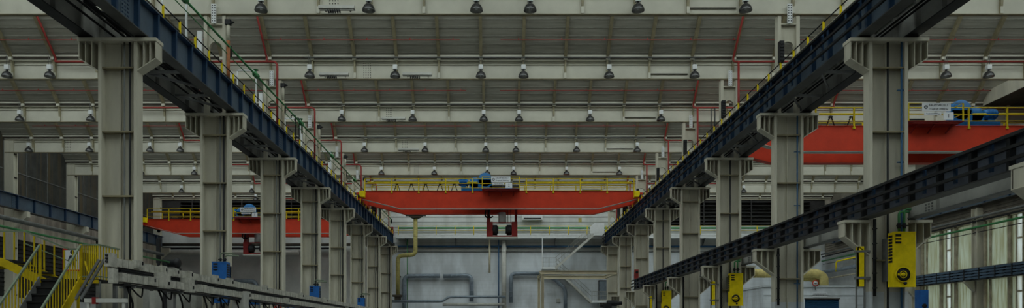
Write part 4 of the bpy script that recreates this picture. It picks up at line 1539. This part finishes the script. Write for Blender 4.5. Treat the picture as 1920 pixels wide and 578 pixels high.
# pale barrier beam near the stair foot
a, c = P(160, 564, 18.0), P(238, 564, 18.0)
t = thing('barrier_beam', 'pale horizontal barrier beam on posts below the near end of the trunking', 'barrier', (a.x, 18.0, FLOOR))
part('beam', MB().box(a.x, c.x, 17.95, 18.05, a.z - .05, a.z + .05), 'pale_steel', t)
for x in (a.x + .08, c.x - .08):
    part('post', MB().box(x - .03, x + .03, 17.97, 18.03, FLOOR, a.z - .05), 'pale_steel', t)
part('clamp', MB().box(a.x + .2, a.x + .29, 17.93, 18.07, a.z - .09, a.z + .08), 'dark_red', t)

# control cabinets behind the trunking
for i, (px0, px1, py, yc, lab) in enumerate(((257, 266, 538, 22.6, 'narrow tall grey cabinet beside the nearest left column'), (276, 292, 546, 24.2, 'grey control cabinet second behind the trunking'),
                                             (326, 346, 541, 24.6, 'wide pale control cabinet behind the trunking loops'), (350, 368, 544, 25.4, 'pale cabinet left of the second left column'),
                                             (436, 458, 548, 27.5, 'pale cabinet under the trunking right of the second left column'))):
    x0, x1, z1 = ZX(px0, yc), ZX(px1, yc), ZZ(py, yc)
    t = thing('control_cabinet', lab, 'cabinet', ((x0 + x1) / 2, yc + .25, FLOOR), 'control cabinets behind the trunking')
    part('body', MB().box(x0, x1, yc, yc + .5, FLOOR + .1, z1).box(x0 + .03, x1 - .03, yc + .03, yc + .47, FLOOR, FLOOR + .1), 'cabinet_grey', t)
    dd = part('door', MB().box(x0 + .02, x1 - .02, yc - .02, yc, FLOOR + .13, z1 - .03), 'cabinet_grey', t)
    part('door_handle', MB().box(x1 - .09, x1 - .06, yc - .05, yc - .02, z1 - .9, z1 - .75), 'black_steel', dd)
# red round-symbol plate
a = P(521, 573, 34.0)
t = thing('red_plate', 'small red plate with white ring at the bottom behind the trunking', 'sign', (a.x, 34, FLOOR))
part('plate', MB().box(a.x - .17, a.x + .17, 34, 34.02, a.z - .22, a.z + .12), 'sign_red', t)
part('ring', MB().disc((a.x, 33.99, a.z - .03), .11, 'y', 18, r0=.08, t=.008).box(a.x - .03, a.x - .005, 33.985, 34, a.z - .1, a.z + .04), 'sign_white', t)
part('post', MB().box(a.x - .03, a.x + .03, 34.02, 34.08, FLOOR, a.z + .1), 'grey_steel', t)
# blue bins/parts beside the trunking
for i, (px, py, yc) in enumerate(((447, 560, 31.0), (462, 562, 31.6), (478, 562, 32.2), (545, 573, 36.0))):
    a = P(px, py, yc)
    t = thing('blue_crate', 'blue slatted crate on a stand under the trunking, %s from the left' % ORD[i], 'crate', (a.x, yc, FLOOR), 'blue crates on stands under the trunking')
    w = MB()
    for s in (-1, 1):
        w.box(a.x + s * .14 - .01, a.x + s * .14 + .01, yc - .15, yc + .15, a.z - .22, a.z + .05)
    for j in range(3):
        zz = a.z - .2 + .1 * j
        w.box(a.x - .15, a.x + .15, yc - .16, yc - .14, zz, zz + .06).box(a.x - .15, a.x + .15, yc + .14, yc + .16, zz, zz + .06)
    w.box(a.x - .15, a.x + .15, yc - .15, yc + .15, a.z - .23, a.z - .2)
    part('crate_body', w, 'blue_box', t)
    part('stand', MB().box(a.x - .12, a.x + .12, yc - .12, yc + .12, FLOOR, a.z - .23), 'cabinet_grey', t)

# ------------------------------------------------------------------ left aisle
WC = {4: 'at the left picture edge', 5: 'left of the nearest hall column', 7: 'in the far corner'}
for k in (4, 5, 7):
    y = YK(k)
    b_ = thing('wall_column', 'beige battened post against the dark left wall, %s' % WC[k], 'column', (XL + .3, y, FLOOR), 'posts against the left wall')
    x0, x1 = XL, XL + .7
    part('flange', MB().box(x0 + .02, x1, y, y + .05, FLOOR, 14.0), 'beige_paint', b_)
    part('flange', MB().box(x0 + .02, x1, y + .4, y + .45, FLOOR, 14.0), 'beige_paint', b_)
    part('web', MB().box(x1 - .12, x1 - .1, y + .05, y + .4, FLOOR, 14.0), 'beige_paint', b_)
    z = 1.0
    while z < 13.5:
        part('batten_plate', MB().box(x1 - .1, x1 + .0, y + .05, y + .4, z, z + .06), 'gutter', b_)
        z += 1.7
    part('beam_bracket', MB().prism([(x1, 8.75), (x1 + .95, 8.75), (x1 + .95, 8.35), (x1, 7.6)], 'y', y + .05, y + .4), 'beige_paint', b_)
for i, (x, z, r, m, lab) in enumerate(((-20.0, 4.66, .1, 'grey_steel', 'long grey pipe crossing behind the yellow stair along the left aisle'),
                                       (-19.6, 4.2, .05, 'green_pipe', 'thin green pipe crossing behind the yellow stair along the left aisle'))):
    t = thing('aisle_pipe', lab, 'pipe', (x, 30, z))
    part('pipe', MB().tube([(x, 17, z), (x, 43.0, z)], r, 8), m, t)
    for y in (28.0, 36.0, 42.5):
        part('pipe_stand', MB().box(x - .06, x + .06, y - .06, y + .06, FLOOR, z - r), 'black_steel', t)
wpipe('lagged_pipe', [(300, 474), (560, 474)], .25, 'pale_steel', 'thick pale lagged pipe on the far wall of the left aisle', 'pipe', 0, y=YB - .6, ribs=2.5)
wpipe('service_pipe', [(290, 466), (640, 466)], .1, 'black_steel', 'dark pipe above the pale lagged pipe on the left aisle far wall', 'pipe', 0, y=YB - .6)
wpipe('service_pipe', [(300, 459), (740, 459)], .16, 'gutter', 'dark brown pipe just under the far crane of the left aisle', 'pipe', 0, y=YB - .6)
wpipe('air_duct', [(440, 527), (478, 527), (484, 545), (484, 578)], .22, 'duct_steel', 'grey duct elbow behind the second left column on the far wall', 'duct', .5)
# dark fan casing at the end of the aisle pipes
a = P(322, 494, 43.4)
t = thing('exhaust_fan', 'dark cylindrical fan unit at the far end of the left aisle pipes', 'fan', (a.x, 43.4, FLOOR))
part('casing', MB().lathe((a.x, 43.4, a.z), [(0, -.5), (.2, -.5), (.23, -.42), (.23, .2), (.29, .24), (.29, .44), (.2, .5), (0, .5)], 16, 'x'), 'black_steel', t)
part('stand', MB().box(a.x - .5, a.x - .4, 43.2, 43.6, FLOOR, a.z - .3).box(a.x + .4, a.x + .5, 43.2, 43.6, FLOOR, a.z - .3), 'black_steel', t)
part('riser', MB().box(a.x - .9, a.x - .7, 43.3, 43.5, a.z + .0, a.z + 1.5), 'black_steel', t)

# ------------------------------------------------------------------ right aisle
# white masonry booth with blue shutter
BY = 65.0
x0, x1 = 24.0, 33.4
zt = ZZ(539, BY)
t = thing('masonry_booth', 'white brick booth with flat roof and blue roller shutter in the right aisle', 'booth', ((x0 + x1) / 2, BY + 3, FLOOR))
sx0, sx1, sz = ZX(1509, BY), ZX(1574, BY), ZZ(561, BY)
w = MB()
w.box(x0, sx0, BY, BY + 6, FLOOR, zt).box(sx1, x1, BY, BY + 6, FLOOR, zt).box(sx0, sx1, BY, BY + 6, sz, zt)
part('wall', w, 'lower_wall', t)
part('roof_slab', MB().box(x0 - .1, x1 + .1, BY - .12, BY + 6, zt, zt + .16).box(x0, x1, BY - .05, BY, zt - .75, zt - .68), 'white_low', t)
sh = MB()
z = FLOOR
while z < sz:
    sh.prism([(BY + .2, z), (BY + .14, z + .05), (BY + .2, z + .1), (BY + .25, z + .1), (BY + .25, z)], 'x', sx0, sx1)
    z += .1
part('roller_shutter', sh, 'shutter_blue', t)
part('shutter_box', MB().box(sx0 - .05, sx1 + .05, BY - .02, BY + .2, sz - .02, sz + .06), 'gutter', t)
a, c = P(1523, 549, BY), P(1551, 557.5, BY)
s = thing('notice_board', 'white notice board over the blue shutter on the booth', 'sign', ((a.x + c.x) / 2, BY - .02, c.z))
part('board', MB().box(a.x, c.x, BY - .05, BY - .0, c.z, a.z), 'sign_white', s)
ln = MB()
r_ = random.Random(5)
for zz, xa, xb in ((.3, .1, 1.25), (.17, .35, 1.0)):
    x = a.x + xa
    while x < a.x + xb:
        l = r_.uniform(.04, .12)
        ln.box(x, x + l, BY - .056, BY - .05, c.z + zz - .02, c.z + zz + .02)
        x += l + .035
part('text_lines', ln, 'sign_ink', s)
a = P(1529, 531.5, BY - .3)
s = thing('round_sign', 'round white sign with red ring on the booth roof', 'sign', (a.x, BY - .3, zt + .16))
part('disc', MB().disc((a.x, BY - .3, a.z), .27, 'y', 24, t=.01), 'sign_white', s)
part('ring', MB().disc((a.x, BY - .315, a.z), .29, 'y', 24, r0=.21, t=.012), 'sign_red', s)
part('symbol', MB().box(a.x - .12, a.x + .12, BY - .325, BY - .31, a.z - .02, a.z + .05).box(a.x - .09, a.x + .05, BY - .325, BY - .31, a.z - .08, a.z - .04), 'grey_steel', s)
part('post', MB().box(a.x - .03, a.x + .03, BY - .29, BY - .23, zt - .3, a.z + .1), 'grey_steel', s)
# fat yellow ducts
for i, (pts, r, y, lab) in enumerate((([(1405, 513), (1532, 513), (1545, 520), (1545, 541)], .4, 66.2, 'thick yellow duct elbow ending on the booth roof, the outer one'),
                                      ([(1470, 521), (1522, 521), (1531, 527), (1531, 541)], .33, 66.9, 'thick yellow duct elbow ending on the booth roof, the inner one'))):
    q = [P(a_, c_, y) for a_, c_ in pts]
    t = thing('yellow_duct', lab, 'duct', q[-1], 'yellow ducts on the booth')
    rb = MB().tube(q, r, 14, bend=.7)
    for k in range(7):
        f = .08 + k * .14
        p = q[0].lerp(q[1], f)
        rb.tube([p, p + Vector((.06, 0, 0))], r * 1.05, 14)
    part('duct', rb, 'duct_yellow', t)
# pipes along the right wall
for z, r, m, dx, lab in ((8.2, .09, 'grey_steel', .55, 'upper dark pipe of the bundle along the right wall over the windows'),
                         (7.95, .07, 'black_steel', .45, 'black pipe second from the top along the right wall over the windows'),
                         (7.5, .08, 'green_pipe', .5, 'green pipe along the right wall across the window tops'),
                         (7.15, .03, 'black_steel', .4, 'thin dark line strung across the right windows'),
                         (6.3, .2, 'duct_steel', .6, 'thick blue-grey pipe along the far part of the right wall'),
                         (7.1, .07, 'yellow', .75, 'yellow gas pipe along the far part of the right wall'),
                         (5.6, .08, 'mullion_brown', .5, 'brown pipe low along the far part of the right wall')):
    x = XR - dx
    far = m in ('duct_steel', 'yellow', 'mullion_brown')
    y0, y1 = (60.5, YB - .3) if far else (30, YB - .3)
    t = thing('wall_pipe', lab, 'pipe', (x, (y0 + y1) / 2, z), 'pipes along the right wall')
    pts = [(x, y0, z), (x, y1, z)]
    if m == 'yellow':
        pts = [(x, y0, z + .1), (x, 72, z), (x, 72, z - 1.0)]
    part('pipe', MB().tube(pts, r, 8, bend=.3), m, t)
    for y in ((62, 68.5) if far else (36, 43.9, 51.4, 59, 66.4)):
        part('pipe_bracket', MB().box(x - .05, XR, y - .03, y + .03, z - r - .06, z - r), 'grey_steel', t)
# right wall posts with brackets for the slatted beam
for k in (4, 5):
    y = YK(k) - .35
    t = thing('wall_column', ['beige post between the two bays of right windows', 'beige post at the left end of the right windows, near the yellow heater'][k - 4], 'column', (XR - .3, y, FLOOR), 'posts against the right wall')
    for yy in (y - .3, y + .25):
        part('flange', MB().box(XR - .5, XR - .02, yy, yy + .05, FLOOR, 8.9), 'beige_paint', t)
    part('web', MB().box(XR - .3, XR - .27, y - .25, y + .25, FLOOR, 8.9), 'beige_paint', t)
    part('beam_bracket', MB().prism([(XR - .5, 3.69), (XR - 1.2, 3.69), (XR - 1.2, 3.6), (XR - .5, 2.9)], 'y', y - .15, y + .15), 'beige_paint', t)
# beige duct box under the roof at the right wall
t = thing('roof_duct', 'big beige boxed duct under the roof at the right wall', 'duct', (32, 42, 13.7))
part('side_panel', MB().box(29.85, 29.9, 36, 44.3, 13.95, 14.75), 'beige_paint', t)
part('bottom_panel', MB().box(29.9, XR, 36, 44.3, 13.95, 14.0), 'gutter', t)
part('top_panel', MB().box(29.9, XR, 36, 44.3, 14.7, 14.75), 'beige_paint', t)
solo('orange_cylinder', MB().tube([(31.2, 39.5, 13.2), (34.6, 39.5, 13.9)], .28, 14), 'orange_red', 'orange-red cylinder under the beige roof duct at the right edge', 'cylinder')
# blue cabinet beside the nearest right column, far behind the yellow heater
a, c = P(1724, 544, 44), P(1741, 544, 44)
t = thing('blue_cabinet', 'blue cabinet on the floor by the right windows, right of the yellow heater', 'cabinet', ((a.x + c.x) / 2, 44, FLOOR))
part('body', MB().box(a.x, c.x, 44, 44.5, FLOOR, a.z), 'blue_box', t)
part('door', MB().box(a.x + .03, c.x - .03, 43.97, 44, FLOOR + .1, a.z - .05), 'blue_box', t)
part('gauge', MB().disc((a.x + .28, 43.95, a.z - .98), .14, 'y', 16, t=.02), 'black_steel', t)

# ------------------------------------------------------------------ light, camera, view
w = bpy.data.worlds.new('World')
S.world = w
w.use_nodes = True
bg = w.node_tree.nodes['Background']
bg.inputs['Color'].default_value = (0.93, 1.0, 1.0, 1)
bg.inputs['Strength'].default_value = 4.0

cam = bpy.data.cameras.new('camera')
co = link(bpy.data.objects.new('camera', cam))
co.location = (0, 0, 0)
co.rotation_euler = (math.pi / 2, 0, 0)
cam.sensor_fit = 'HORIZONTAL'
cam.sensor_width = 36
cam.lens = F / 1920 * 36
cam.shift_x = (960 - VX) / 1920
cam.shift_y = (VY - 289) / 1920
cam.clip_end = 300
S.camera = co
vs = S.view_settings
vs.view_transform = 'Standard'
vs.look = 'None'
vs.gamma = 1.0
vs.use_curve_mapping = False
vs.exposure = -0.75
S.cycles.max_bounces = 6
S.cycles.diffuse_bounces = 4
S.cycles.transparent_max_bounces = 8
S.cycles.caustics_reflective = False
S.cycles.caustics_refractive = False
